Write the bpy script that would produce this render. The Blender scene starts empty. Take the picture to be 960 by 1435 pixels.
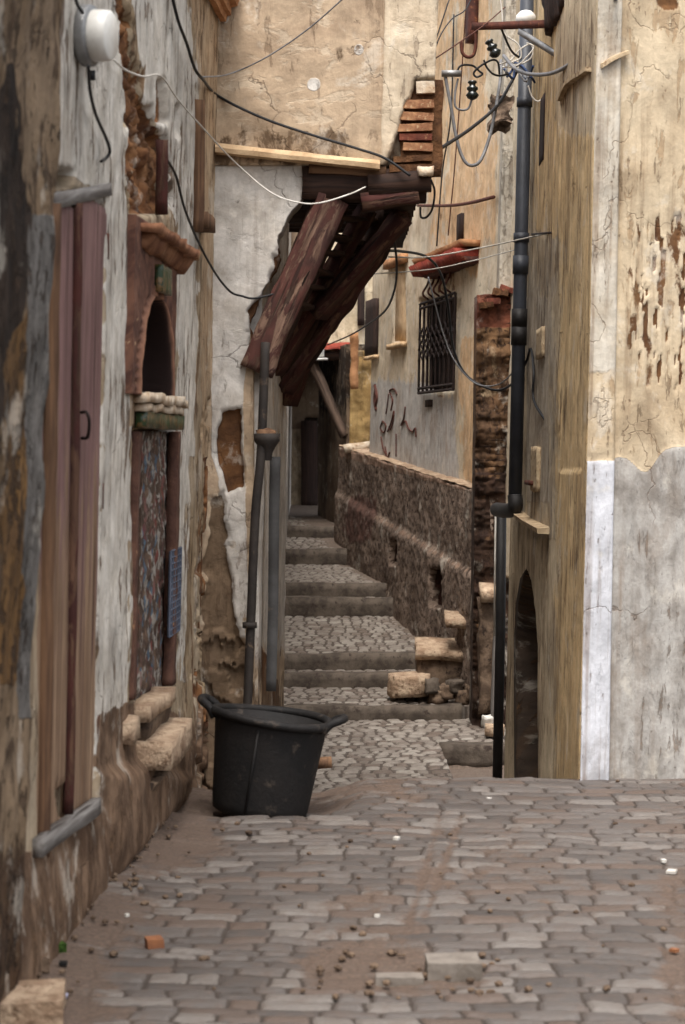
import bpy, bmesh, math, random
import numpy as np
from mathutils import Vector, Matrix, noise as mnoise

random.seed(7)
rng = np.random.default_rng(11)
scene = bpy.context.scene
COL = scene.collection
R = math.radians

# ------------------------------------------------------------------ camera constants
F, CX, HY, EYE = 2800.0, 480.0, 620.0, 1.63


def P(px, py, d):
    return Vector(((px - CX) / F * d, d, EYE + (HY - py) / F * d))


def lin(c):
    c = np.asarray(c, dtype=float) / 255.0
    return tuple(np.where(c <= 0.04045, c / 12.92, ((c + 0.055) / 1.055) ** 2.4)) + (1.0,)


# ------------------------------------------------------------------ numpy noise
def _hash(ix, iy, s):
    h = (ix.astype(np.int64) * 374761393 + iy.astype(np.int64) * 668265263 + s * 974634777) & 0xFFFFFFFF
    h = ((h ^ (h >> 13)) * 1274126177) & 0xFFFFFFFF
    h = (h ^ (h >> 16)) & 0xFFFFFFFF
    return h / 4294967295.0


def vnoise(x, y, s=0):
    ix, iy = np.floor(x), np.floor(y)
    fx, fy = x - ix, y - iy
    fx = fx * fx * fx * (fx * (fx * 6 - 15) + 10)
    fy = fy * fy * fy * (fy * (fy * 6 - 15) + 10)
    a, b = _hash(ix, iy, s), _hash(ix + 1, iy, s)
    c, d = _hash(ix, iy + 1, s), _hash(ix + 1, iy + 1, s)
    return (a * (1 - fx) + b * fx) * (1 - fy) + (c * (1 - fx) + d * fx) * fy


def fbm(x, y, s=0, o=5, g=0.5):
    t, a, n = 0.0, 1.0, 0.0
    for k in range(o):
        t = t + a * vnoise(x * 2 ** k + 13.7 * k, y * 2 ** k + 7.3 * k, s + k)
        n += a
        a *= g
    return t / n


def sm(a, b, x):
    t = np.clip((x - a) / (b - a), 0, 1)
    return t * t * (3 - 2 * t)


def rect(x, y, x0, x1, y0, y1, s=6.0):
    return sm(x0 - s, x0 + s, x) * (1 - sm(x1 - s, x1 + s, x)) * sm(y0 - s, y0 + s, y) * (1 - sm(y1 - s, y1 + s, y))


def poly(x, y, pts, s=8.0):
    d2 = np.full(x.shape, 1e18)
    inside = np.zeros(x.shape, bool)
    n = len(pts)
    for i in range(n):
        ax, ay = pts[i]
        bx, by = pts[(i + 1) % n]
        ex, ey = bx - ax, by - ay
        t = np.clip(((x - ax) * ex + (y - ay) * ey) / (ex * ex + ey * ey + 1e-9), 0, 1)
        d2 = np.minimum(d2, (x - ax - t * ex) ** 2 + (y - ay - t * ey) ** 2)
        if abs(ey) > 1e-9:
            c = ((ay > y) != (by > y)) & (x < ex * (y - ay) / ey + ax)
            inside ^= c
    sd = np.sqrt(d2) * np.where(inside, 1, -1)
    return sm(-s, s, sd)


# ------------------------------------------------------------------ object helpers
def tag(o, label=None, cat=None, group=None, kind=None):
    if label: o['label'] = label
    if cat: o['category'] = cat
    if group: o['group'] = group
    if kind: o['kind'] = kind
    return o


def empty(name, loc, label, cat, group=None):
    o = bpy.data.objects.new(name, None)
    o.empty_display_size = 0.1
    COL.objects.link(o)
    o.location = loc
    return tag(o, label, cat, group)


def link(name, me, mat=None, parent=None, world=None):
    o = bpy.data.objects.new(name, me)
    COL.objects.link(o)
    if mat is not None: me.materials.append(mat)
    if parent is not None:
        o.parent = parent
        o.matrix_parent_inverse = Matrix.Translation(-abs_loc(parent)) if parent_is_plain(parent) else parent.matrix_world.inverted()
    if world is not None:
        o.matrix_world = world
    return o


def parent_is_plain(p):
    return True


def abs_loc(p):
    v = Vector(p.location)
    return v


def bm_obj(name, bm, mat, parent=None, smooth=False):
    me = bpy.data.meshes.new(name)
    bm.normal_update()
    bm.to_mesh(me)
    bm.free()
    if smooth:
        me.polygons.foreach_set('use_smooth', [True] * len(me.polygons))
    me.materials.append(mat)
    o = bpy.data.objects.new(name, me)
    COL.objects.link(o)
    if parent is not None:
        # every mesh is written in world coordinates; the parent's own place is taken out again
        o.parent = parent
        o.matrix_parent_inverse = world_of(parent).inverted()
    return o


def world_of(o):
    m = o.matrix_basis.copy()
    p = o.parent
    if p is not None:
        m = world_of(p) @ o.matrix_parent_inverse @ m
    return m


def place(o, M):
    """mesh is in local coordinates; put it at world matrix M"""
    if o.parent is not None:
        o.matrix_parent_inverse = world_of(o.parent).inverted()
    o.matrix_basis = M
    return o


def axis_matrix(p0, p1, up=Vector((0, 0, 1))):
    z = (p1 - p0).normalized()
    x = up.cross(z)
    if x.length < 1e-4: x = Vector((1, 0, 0)).cross(z)
    x.normalize()
    y = z.cross(x)
    m = Matrix((x, y, z)).transposed().to_4x4()
    m.translation = p0
    return m


def rough(bm, amp, freq, seed=0):
    off = Vector((seed * 3.17, seed * 1.31, seed * 2.23))
    bm.normal_update()
    mv = []
    for v in bm.verts:
        q = v.co * freq + off
        mv.append(mnoise.noise_vector(q) * amp + mnoise.noise_vector(q * 2.7) * amp * 0.45)
    for v, m in zip(bm.verts, mv):
        v.co += m


def box_bm(sx, sy, sz, nx=1, ny=1, nz=1, bev=0.0):
    """box centred in x,y; from z=0 to sz; cut into nx,ny,nz"""
    bm = bmesh.new()
    xs, ys, zs = np.linspace(-sx / 2, sx / 2, nx + 1), np.linspace(-sy / 2, sy / 2, ny + 1), np.linspace(0, sz, nz + 1)
    vd = {}

    def V(i, j, k):
        key = (i, j, k)
        if key not in vd: vd[key] = bm.verts.new((xs[i], ys[j], zs[k]))
        return vd[key]
    for i in range(nx):
        for j in range(ny):
            bm.faces.new((V(i, j, 0), V(i, j + 1, 0), V(i + 1, j + 1, 0), V(i + 1, j, 0)))
            bm.faces.new((V(i, j, nz), V(i + 1, j, nz), V(i + 1, j + 1, nz), V(i, j + 1, nz)))
    for i in range(nx):
        for k in range(nz):
            bm.faces.new((V(i, 0, k), V(i + 1, 0, k), V(i + 1, 0, k + 1), V(i, 0, k + 1)))
            bm.faces.new((V(i, ny, k), V(i, ny, k + 1), V(i + 1, ny, k + 1), V(i + 1, ny, k)))
    for j in range(ny):
        for k in range(nz):
            bm.faces.new((V(0, j, k), V(0, j, k + 1), V(0, j + 1, k + 1), V(0, j + 1, k)))
            bm.faces.new((V(nx, j, k), V(nx, j + 1, k), V(nx, j + 1, k + 1), V(nx, j, k + 1)))
    if bev > 0:
        ed = [e for e in bm.edges if len(e.link_faces) == 2 and e.calc_face_angle(0) > 0.8]
        bmesh.ops.bevel(bm, geom=ed, offset=bev, segments=2, affect='EDGES', profile=0.6)
    return bm


def stone(name, M, sx, sy, sz, mat, parent=None, cut=0.05, amp=0.012, freq=6.0, bev=0.015, seed=0, smooth=True):
    bm = box_bm(sx, sy, sz, max(1, int(sx / cut)), max(1, int(sy / cut)), max(1, int(sz / cut)), bev)
    rough(bm, amp, freq, seed)
    o = bm_obj(name, bm, mat, parent, smooth)
    return place(o, M)


def beam(name, p0, p1, w, h, mat, parent=None, cut=0.06, amp=0.008, freq=5.0, bev=0.008, seed=0, roll=0.0, smooth=True):
    L = (p1 - p0).length
    bm = box_bm(w, h, L, max(1, int(w / cut)), max(1, int(h / cut)), max(1, int(L / cut)), bev)
    off = Vector((seed * 3.17, seed * 1.31, seed * 2.23))
    for v in bm.verts:
        q = Vector((v.co.x * freq, v.co.y * freq, v.co.z * freq * 0.35)) + off
        m = mnoise.noise_vector(q) * amp + mnoise.noise_vector(q * 3.1) * amp * 0.5
        v.co += Vector((m.x, m.y, m.z * 0.4))
    o = bm_obj(name, bm, mat, parent, smooth)
    return place(o, axis_matrix(p0, p1) @ Matrix.Rotation(roll, 4, 'Z'))


def catmull(pts, n=8):
    if len(pts) < 3:
        return [pts[0].lerp(pts[-1], i / n) for i in range(n + 1)]
    q = [pts[0] * 2 - pts[1]] + list(pts) + [pts[-1] * 2 - pts[-2]]
    out = []
    for i in range(1, len(q) - 2):
        a, b, c, d = q[i - 1], q[i], q[i + 1], q[i + 2]
        for k in range(n):
            t = k / n
            out.append(0.5 * ((2 * b) + (c - a) * t + (2 * a - 5 * b + 4 * c - d) * t * t + (3 * b - a - 3 * c + d) * t ** 3))
    out.append(pts[-1])
    return out


def add_tube(bm, path, rad, seg=8, cap=True):
    """path: list of Vectors; rad: number or list"""
    n = len(path)
    rings = []
    prev = None
    for i, p in enumerate(path):
        t = (path[min(i + 1, n - 1)] - path[max(i - 1, 0)])
        if t.length < 1e-9: t = Vector((0, 0, 1))
        t.normalize()
        if prev is None:
            x = Vector((0, 0, 1)).cross(t)
            if x.length < 0.05: x = Vector((1, 0, 0)).cross(t)
        else:
            x = prev - t * prev.dot(t)
            if x.length < 1e-5: x = Vector((1, 0, 0)).cross(t)
        x.normalize()
        prev = x
        y = t.cross(x)
        r = rad[i] if isinstance(rad, (list, tuple)) else rad
        rings.append([bm.verts.new(p + (x * math.cos(a) + y * math.sin(a)) * r) for a in [2 * math.pi * k / seg for k in range(seg)]])
    for a, b in zip(rings, rings[1:]):
        for k in range(seg):
            bm.faces.new((a[k], a[(k + 1) % seg], b[(k + 1) % seg], b[k]))
    if cap:
        bm.faces.new(list(reversed(rings[0])))
        bm.faces.new(rings[-1])
    return bm


def tube(name, pts, rad, mat, parent=None, smooth_path=True, n=8, seg=8):
    bm = bmesh.new()
    add_tube(bm, catmull(pts, n) if smooth_path else pts, rad, seg)
    return bm_obj(name, bm, mat, parent, True)


def add_lathe(bm, prof, seg=32, M=Matrix()):
    """prof: list of (r,z)"""
    rings = []
    for r, z in prof:
        if r < 1e-6:
            rings.append([bm.verts.new(M @ Vector((0, 0, z)))])
        else:
            rings.append([bm.verts.new(M @ Vector((r * math.cos(2 * math.pi * k / seg), r * math.sin(2 * math.pi * k / seg), z))) for k in range(seg)])
    for a, b in zip(rings, rings[1:]):
        for k in range(seg):
            k2 = (k + 1) % seg
            if len(a) == 1 and len(b) == 1: continue
            if len(a) == 1: bm.faces.new((a[0], b[k2], b[k]))
            elif len(b) == 1: bm.faces.new((a[k], a[k2], b[0]))
            else: bm.faces.new((a[k], a[k2], b[k2], b[k]))
    return bm


def lathe(name, prof, M, mat, parent=None, seg=32, smooth=True):
    bm = add_lathe(bmesh.new(), prof, seg)
    bmesh.ops.recalc_face_normals(bm, faces=bm.faces)
    return place(bm_obj(name, bm, mat, parent, smooth), M)


# ------------------------------------------------------------------ relief sheets (walls, ground)
def sheet(name, pos, nrm, uv, disp, masks, mat, parent=None, thick=0.3, back=None):
    """pos (nv,nu,3); nrm (3,) or (nv,nu,3); uv (nv,nu,2); disp (nv,nu); masks (nv,nu,4).  A closed slab of the given thickness."""
    nv, nu = pos.shape[:2]
    nrm = np.broadcast_to(nrm, pos.shape)
    co = pos + nrm * disp[..., None]
    verts = co.reshape(-1, 3)
    idx = np.arange(nv * nu).reshape(nv, nu)
    q = np.stack([idx[:-1, :-1], idx[:-1, 1:], idx[1:, 1:], idx[1:, :-1]], -1).reshape(-1, 4)
    loop = np.concatenate([idx[0, :], idx[1:, -1], idx[-1, -2::-1], idx[-2:0:-1, 0]])
    bdir = nrm.reshape(-1, 3)[loop] if back is None else np.asarray(back)[None, :]
    bv = pos.reshape(-1, 3)[loop] - bdir * thick
    n0 = nv * nu
    m = len(loop)
    li = np.arange(m)
    rim = np.stack([loop, n0 + li, n0 + (li + 1) % m, np.roll(loop, -1)], -1)
    allv = np.vstack([verts, bv])
    faces_q = np.vstack([q, rim])
    me = bpy.data.meshes.new(name)
    nq = len(faces_q)
    me.vertices.add(len(allv))
    me.vertices.foreach_set('co', allv.astype(np.float32).ravel())
    loops = np.concatenate([faces_q.ravel(), n0 + li[::-1]])
    me.loops.add(len(loops))
    me.loops.foreach_set('vertex_index', loops.astype(np.int32))
    me.polygons.add(nq + 1)
    st = np.concatenate([np.arange(nq) * 4, [nq * 4]])
    me.polygons.foreach_set('loop_start', st.astype(np.int32))
    sms = np.ones(nq + 1, bool)
    sms[len(q):] = False
    me.polygons.foreach_set('use_smooth', sms)
    me.update(calc_edges=True)
    allm = np.vstack([masks.reshape(-1, 4), masks.reshape(-1, 4)[loop]])
    at = me.color_attributes.new('mask', 'FLOAT_COLOR', 'POINT')
    at.data.foreach_set('color', allm.astype(np.float32).ravel())
    alluv = np.vstack([uv.reshape(-1, 2), uv.reshape(-1, 2)[loop] + thick * 0.75])
    ul = me.uv_layers.new(name='metres')
    ul.data.foreach_set('uv', alluv[loops].astype(np.float32).ravel())
    me.validate()
    me.materials.append(mat)
    o = bpy.data.objects.new(name, me)
    COL.objects.link(o)
    if parent is not None:
        o.parent = parent
        o.matrix_parent_inverse = world_of(parent).inverted()
    return o


class Wall:
    """vertical (slightly leaning) wall through ground points A->B (X, depth); u metres along, v = height"""

    def __init__(s, A, B, lean=0.022, flip=False):
        s.A = Vector((A[0], A[1], 0))
        s.B = Vector((B[0], B[1], 0))
        s.len = (s.B - s.A).length
        s.t = (s.B - s.A).normalized()
        s.up = Vector((lean, 0, 1))
        n = s.t.cross(s.up).normalized()
        s.n = -n if flip else n

    def pt(s, u, v, off=0.0):
        return s.A + s.t * u + s.up * v + s.n * off

    def hit(s, px, py, off=0.0):
        r = P(px, py, 1.0) - Vector((0, 0, EYE))
        o = Vector((0, 0, EYE)) - (s.A + s.n * off)
        k = -o.dot(s.n) / r.dot(s.n)
        q = o + r * k
        v = q.z
        return ((q - s.up * v).dot(s.t), v)

    def at(s, px, py, off=0.0):
        u, v = s.hit(px, py, off)
        return s.pt(u, v, off)

    def mesh(s, name, us, vs, fn, mat, parent=None, thick=0.3, back=None):
        us, vs = np.asarray(us, float), np.asarray(vs, float)
        U, V = np.meshgrid(us, vs)
        A, t, up = np.array(s.A), np.array(s.t), np.array(s.up)
        pos = A + U[..., None] * t + V[..., None] * up
        d = np.maximum(pos[..., 1], 0.2)
        px = CX + F * pos[..., 0] / d
        py = HY - F * (pos[..., 2] - EYE) / d
        disp, masks = fn(px, py, U, V)
        o = sheet(name, pos, np.array(s.n), np.stack([U, V], -1), disp, np.stack(masks, -1), mat, parent, thick, back)
        # faces wound so that their normals look along s.n
        me = o.data
        c = me.polygons[0].normal
        if c.dot(s.n) < 0: me.flip_normals()
        return o

    def frame(s, u, v, off=0.0):
        """matrix: local x along the wall, y out of the wall, z up"""
        x, z = s.t.copy(), s.up.normalized()
        y = s.n.copy()
        m = Matrix((x, y, z)).transposed().to_4x4()
        m.translation = s.pt(u, v, off)
        return m


def steps(a, b, d):
    return np.linspace(a, b, max(2, int(round((b - a) / d)) + 1))


# ------------------------------------------------------------------ materials
class NT:
    def __init__(s, name):
        s.m = bpy.data.materials.new(name)
        s.m.use_nodes = True
        s.t = s.m.node_tree
        s.t.nodes.clear()
        s.out = s.t.nodes.new('ShaderNodeOutputMaterial')
        s.b = s.t.nodes.new('ShaderNodeBsdfPrincipled')
        s.t.links.new(s.b.outputs[0], s.out.inputs[0])

    def n(s, typ, **kw):
        x = s.t.nodes.new('ShaderNode' + typ)
        for k, v in kw.items():
            if k.startswith('_'): setattr(x, k[1:], v)
        return x

    def set(s, sock, v):
        if isinstance(v, bpy.types.NodeSocket): s.t.links.new(v, sock)
        else: sock.default_value = v

    def math(s, op, a, b=0.0, c=0.0, clamp=False):
        x = s.n('Math', _operation=op, _use_clamp=clamp)
        s.set(x.inputs[0], a)
        s.set(x.inputs[1], b)
        s.set(x.inputs[2], c)
        return x.outputs[0]

    def mix(s, f, a, b, mode='MIX'):
        x = s.n('Mix', _data_type='RGBA', _blend_type=mode)
        s.set(x.inputs[0], f)
        s.set(x.inputs[6], a)
        s.set(x.inputs[7], b)
        return x.outputs[2]

    def coords(s, kind='uv'):
        if kind == 'uv':
            x = s.n('UVMap')
            x.uv_map = 'metres'
            return x.outputs[0]
        return s.n('TexCoord').outputs['Object']

    def scale(s, vec, sc, loc=(0, 0, 0)):
        x = s.n('Mapping')
        s.set(x.inputs[0], vec)
        x.inputs[1].default_value = loc
        x.inputs[3].default_value = sc
        return x.outputs[0]

    def noise(s, vec, scale=1.0, detail=5.0, rough=0.55, dist=0.0):
        x = s.n('TexNoise')
        s.set(x.inputs['Vector'], vec)
        x.inputs['Scale'].default_value = scale
        x.inputs['Detail'].default_value = detail
        x.inputs['Roughness'].default_value = rough
        x.inputs['Distortion'].default_value = dist
        return x.outputs[0]

    def ramp(s, v, a, b, smooth=True):
        x = s.n('MapRange', _interpolation_type='SMOOTHSTEP' if smooth else 'LINEAR', _clamp=True)
        s.set(x.inputs[0], v)
        s.set(x.inputs[1], a)
        s.set(x.inputs[2], b)
        return x.outputs[0]

    def bump(s, h, strength=0.5, dist=0.01, prev=None):
        x = s.n('Bump')
        s.set(x.inputs['Height'], h)
        x.inputs['Strength'].default_value = strength
        x.inputs['Distance'].default_value = dist
        if prev is not None: s.set(x.inputs['Normal'], prev)
        return x.outputs[0]

    def done(s, col, rough=0.9, normal=None, metallic=0.0, spec=0.3):
        s.set(s.b.inputs['Base Color'], col)
        s.set(s.b.inputs['Roughness'], rough)
        s.set(s.b.inputs['Metallic'], metallic)
        s.b.inputs['Specular IOR Level'].default_value = spec
        if normal is not None: s.set(s.b.inputs['Normal'], normal)
        return s.m


def plaster(name, c1, c2, zones, streak=(70, 50, 35), s_amt=0.6, s_thr=(0.5, 0.72), flake=None, f_amt=0.0, f_thr=(0.6, 0.66),
            f_scale=(9, 3.5), edge=7.0, seed=0.0, bump=0.6, spot=(60, 45, 35), spot_amt=0.7, fine=0.5, chip=(98, 74, 54), c_amt=0.4, c_thr=(0.595, 0.63), c_scale=(15, 3.2)):
    """weathered render: two base tones, up to four further coats (R,G,B,A of 'mask') with ragged edges, rain streaks, flaking, pits"""
    t = NT(name)
    uv = t.scale(t.coords(), (1, 1, 1), (seed, seed * 0.7, 0))
    at = t.n('Attribute')
    at.attribute_name = 'mask'
    sp = t.n('SeparateColor')
    t.set(sp.inputs[0], at.outputs['Color'])
    ch = [sp.outputs[0], sp.outputs[1], sp.outputs[2], at.outputs['Alpha']]
    mott = t.noise(uv, 1.7, 7, 0.62, 0.4)
    col = t.mix(t.ramp(mott, 0.36, 0.64), lin(c1), lin(c2))
    edge_n = t.noise(t.scale(uv, (1, 0.6, 1)), edge, 8, 0.68, 0.3)
    fine_n = t.noise(uv, 42, 6, 0.65)
    vert = t.scale(uv, (1, 0.045, 1))
    st1 = t.noise(vert, 16, 5, 0.6, 0.0)
    st2 = t.noise(t.scale(uv, (1, 0.03, 1), (3.1, 0, 0)), 55, 4, 0.6, 0.0)
    stm = t.noise(t.scale(uv, (1, 0.5, 1), (5, 2, 0)), 1.6, 4, 0.6)
    hgt = t.math('MULTIPLY', fine_n, 0.35)
    fl = None
    if flake is not None:
        fn = t.noise(t.scale(uv, (1, f_scale[1] / f_scale[0], 1), (9, 4, 0)), f_scale[0], 9, 0.66, 0.5)
        fl = t.ramp(fn, f_thr[0], f_thr[1])
        col = t.mix(t.math('MULTIPLY', fl, f_amt), col, lin(flake))
    for i, z in enumerate(zones):
        if z is None: continue
        ca, cb = z[0], z[1]
        k = z[2] if len(z) > 2 else 0.9
        strk = z[3] if len(z) > 3 else 0.0
        v = t.math('ADD', ch[i], t.math('MULTIPLY', t.math('SUBTRACT', edge_n, 0.5), k))
        f = t.ramp(v, 0.44, 0.56)
        nz = t.noise(t.scale(uv, (1, 1 - 0.93 * strk, 1), (i * 5.3, i * 2.9, 0)), 5 + 9 * strk, 7, 0.65, 0.4 * (1 - strk) ** 2)
        col = t.mix(f, col, t.mix(t.ramp(nz, 0.35, 0.66), lin(ca), lin(cb)))
        hgt = t.math('ADD', hgt, t.math('MULTIPLY', f, 0.35 if i in (0, 2) else -0.5))
    # chipped places, longer than wide
    cn = t.noise(t.scale(uv, (1, c_scale[1] / c_scale[0], 1), (4, 7, 0)), c_scale[0], 8, 0.68, 0.2)
    cf = t.math('MULTIPLY', t.ramp(t.math('ADD', cn, t.math('MULTIPLY', t.math('SUBTRACT', mott, 0.5), 0.45)), c_thr[0], c_thr[1]), c_amt)
    col = t.mix(cf, col, t.mix(t.ramp(fine_n, 0.4, 0.6), lin(chip), lin(tuple(k * 0.6 for k in chip))))
    hgt = t.math('SUBTRACT', hgt, t.math('MULTIPLY', cf, 0.9))
    # damp stains and lime bloom
    sn = t.noise(t.scale(uv, (1, 0.55, 1), (6, 3, 0)), 2.6, 8, 0.66, 0.3)
    col = t.mix(t.math('MULTIPLY', t.ramp(sn, 0.5, 0.6), 0.42), col, t.mix(0.6, col, lin(tuple(k * 0.8 + 20 for k in streak))))
    bn = t.noise(t.scale(uv, (1, 0.75, 1), (2, 9, 0)), 3.4, 9, 0.7, 0.3)
    col = t.mix(t.math('MULTIPLY', t.ramp(bn, 0.55, 0.64), 0.4), col, lin((214, 206, 192)))
    # rain streaks, gathered in patches
    sf = t.math('MULTIPLY', t.ramp(st1, s_thr[0], s_thr[1]), t.ramp(stm, 0.38, 0.62))
    sf = t.math('ADD', sf, t.math('MULTIPLY', t.ramp(st2, 0.56, 0.74), t.math('MULTIPLY', t.ramp(stm, 0.3, 0.7), 0.7)), clamp=True)
    col = t.mix(t.math('MULTIPLY', sf, s_amt), col, t.mix(0.75, col, lin(streak)))
    # pits and chips
    pn = t.noise(t.scale(uv, (1, 0.7, 1), (1, 8, 0)), 21, 6, 0.7, 0.2)
    pf = t.ramp(pn, 0.66, 0.71)
    col = t.mix(t.math('MULTIPLY', pf, spot_amt), col, lin(spot))
    vo = t.n('TexVoronoi', _feature='DISTANCE_TO_EDGE')
    wv = t.n('VectorMath', _operation='ADD')
    t.set(wv.inputs[0], t.scale(uv, (1, 0.8, 1), (2, 5, 0)))
    wn = t.n('TexNoise')
    t.set(wn.inputs['Vector'], uv)
    wn.inputs['Scale'].default_value = 3.5
    wn.inputs['Detail'].default_value = 6
    ws = t.n('VectorMath', _operation='SCALE')
    t.set(ws.inputs[0], wn.outputs['Color'])
    ws.inputs['Scale'].default_value = 0.55
    t.set(wv.inputs[1], ws.outputs[0])
    t.set(vo.inputs['Vector'], wv.outputs[0])
    vo.inputs['Scale'].default_value = 1.5
    ck = t.math('MULTIPLY', t.ramp(vo.outputs['Distance'], 0.009, 0.002), t.ramp(t.noise(uv, 2.3, 3, 0.5), 0.46, 0.56))
    col = t.mix(t.math('MULTIPLY', ck, 0.42), col, lin(spot))
    grime = t.noise(uv, 4.2, 8, 0.7, 0.6)
    mul = t.math('ADD', t.math('MULTIPLY', t.ramp(grime, 0.3, 0.7), 0.34), 0.74)
    mul = t.math('MULTIPLY', mul, t.math('ADD', t.math('MULTIPLY', fine_n, fine), 1 - fine * 0.5))
    x = t.n('VectorMath', _operation='SCALE')
    t.set(x.inputs[0], col)
    t.set(x.inputs['Scale'], mul)
    hgt = t.math('SUBTRACT', hgt, t.math('MULTIPLY', t.math('MAXIMUM', pf, ck), 0.6))
    hgt = t.math('SUBTRACT', hgt, t.math('MULTIPLY', sf, 0.25))
    if fl is not None: hgt = t.math('SUBTRACT', hgt, t.math('MULTIPLY', fl, 0.5 * f_amt))
    hgt = t.math('ADD', hgt, t.math('MULTIPLY', grime, 0.8))
    nb = t.bump(hgt, bump, 0.012)
    return t.done(x.outputs[0], 0.92, nb, spec=0.2)


def wood(name, c1, c2, paint=None, paint2=None, p_thr=(0.45, 0.55), grain=30.0, along=2, bump=0.6, rough=0.85):
    t = NT(name)
    o = t.coords('obj')
    sc = [1, 1, 1]
    sc[along] = 0.06
    g = t.scale(o, tuple(sc))
    gn = t.noise(g, grain, 6, 0.65, 0.6)
    col = t.mix(t.ramp(gn, 0.33, 0.66), lin(c1), lin(c2))
    h = gn
    if paint is not None:
        sc2 = [1, 1, 1]
        sc2[along] = 0.22
        pn = t.noise(t.scale(o, tuple(sc2), (4, 2, 1)), 17, 9, 0.72, 0.6)
        f = t.ramp(pn, p_thr[0], p_thr[1])
        pc = lin(paint)
        if paint2 is not None: pc = t.mix(t.ramp(t.noise(o, 3.0, 6, 0.6), 0.4, 0.62), lin(paint), lin(paint2))
        col = t.mix(f, col, pc)
        h = t.math('ADD', t.math('MULTIPLY', gn, 0.6), t.math('MULTIPLY', f, 0.4))
    crack = t.ramp(t.noise(t.scale(o, tuple([1 if i != along else 0.03 for i in range(3)]), (7, 7, 7)), grain * 1.1, 3, 0.5), 0.63, 0.7)
    col = t.mix(t.math('MULTIPLY', crack, 0.75), col, lin((28, 18, 13)))
    h = t.math('SUBTRACT', h, t.math('MULTIPLY', crack, 0.8))
    gr = t.noise(o, 5.0, 7, 0.7)
    x = t.n('VectorMath', _operation='SCALE')
    t.set(x.inputs[0], col)
    t.set(x.inputs['Scale'], t.math('ADD', t.math('MULTIPLY', gr, 0.7), 0.62))
    return t.done(x.outputs[0], rough, t.bump(h, bump, 0.008), spec=0.25)


def plain(name, c1, c2, scale=8.0, rough=0.7, metallic=0.0, bump=0.3, bscale=40.0, spec=0.3, spot=None, thr=(0.58, 0.66), dist=0.004):
    t = NT(name)
    o = t.coords('obj')
    a = t.noise(o, scale, 7, 0.65, 0.3)
    col = t.mix(t.ramp(a, 0.35, 0.65), lin(c1), lin(c2))
    if spot is not None:
        col = t.mix(t.ramp(t.noise(t.scale(o, (1, 1, 1), (3, 3, 3)), scale * 1.6, 8, 0.7), thr[0], thr[1]), col, lin(spot))
    b = t.noise(o, bscale, 5, 0.6)
    return t.done(col, rough, t.bump(t.math('ADD', b, a), bump, dist), metallic, spec)


def cobble_mat(name, stone_a, stone_b, stone_c, joint, dirt, jt=(0.25, 0.55), warm=(120, 95, 78)):
    """mask: R random per stone, G height in the stone (0 joint .. 1 top), B soil cover, A second random"""
    t = NT(name)
    uv = t.coords()
    at = t.n('Attribute')
    at.attribute_name = 'mask'
    sp = t.n('SeparateColor')
    t.set(sp.inputs[0], at.outputs['Color'])
    r1, h, so, r2 = sp.outputs[0], sp.outputs[1], sp.outputs[2], at.outputs['Alpha']
    col = t.mix(t.ramp(r1, 0.0, 1.0, False), lin(stone_a), lin(stone_b))
    col = t.mix(t.ramp(r2, 0.72, 0.9), col, lin(stone_c))
    col = t.mix(t.math('MULTIPLY', t.ramp(r2, 0.3, 0.05), 0.75), col, lin(warm))
    mot = t.noise(uv, 14, 7, 0.65, 0.3)
    col = t.mix(t.math('MULTIPLY', t.ramp(mot, 0.42, 0.7), 0.45), col, lin(warm))
    fine = t.noise(uv, 70, 5, 0.65)
    jn = t.math('ADD', h, t.math('MULTIPLY', t.math('SUBTRACT', t.noise(uv, 24, 5, 0.65), 0.5), 0.5))
    jf = t.ramp(jn, jt[1], jt[0])
    col = t.mix(t.math('MULTIPLY', jf, 0.92), col, lin(joint))
    big = t.noise(uv, 6, 9, 0.72, 0.4)
    sf = t.ramp(t.math('ADD', so, t.math('MULTIPLY', t.math('SUBTRACT', big, 0.5), 1.0)), 0.42, 0.62)
    col = t.mix(t.math('MULTIPLY', sf, 0.9), col, t.mix(t.ramp(fine, 0.35, 0.65), lin(dirt), lin(tuple(min(255, k * 1.25) for k in dirt))))
    x = t.n('VectorMath', _operation='SCALE')
    t.set(x.inputs[0], col)
    t.set(x.inputs['Scale'], t.math('ADD', t.math('MULTIPLY', fine, 0.6), 0.7))
    rg = t.math('ADD', 0.52, t.math('MULTIPLY', t.math('ADD', jf, sf, clamp=True), 0.4))
    return t.done(x.outputs[0], rg, t.bump(t.math('ADD', t.math('MULTIPLY', fine, 0.5), mot), 0.5, 0.008), spec=0.35)


M = {}
M['left'] = plaster('left_house_render', (166, 150, 128), (140, 120, 94),
                    [((208, 202, 192), (186, 178, 166), 1.0, 0.3), ((150, 106, 70), (76, 46, 30), 0.7, 0.1),
                     ((126, 102, 82), (82, 62, 47), 1.2, 0.1), ((182, 160, 132), (152, 126, 98), 0.9, 0.8)],
                    streak=(74, 54, 38), s_amt=0.8, s_thr=(0.5, 0.66), flake=(112, 86, 62), f_amt=0.9, f_thr=(0.56, 0.6), f_scale=(8, 1.6), seed=1.3, c_amt=0.85, chip=(112, 86, 64), c_thr=(0.575, 0.61))
M['pier'] = plaster('near_pier_render', (136, 116, 94), (108, 88, 66),
                    [((116, 112, 108), (90, 86, 82), 1.0, 0.7), ((50, 38, 30), (26, 19, 15), 1.3, 0.5),
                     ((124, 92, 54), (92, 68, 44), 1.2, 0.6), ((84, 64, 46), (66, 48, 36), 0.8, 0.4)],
                    streak=(54, 40, 30), s_amt=0.7, flake=(70, 52, 38), f_amt=0.8, f_thr=(0.52, 0.58), f_scale=(7, 3), seed=4.1, c_amt=0.8, chip=(66, 50, 38), c_thr=(0.55, 0.6), c_scale=(18, 9), bump=1.0)
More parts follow.
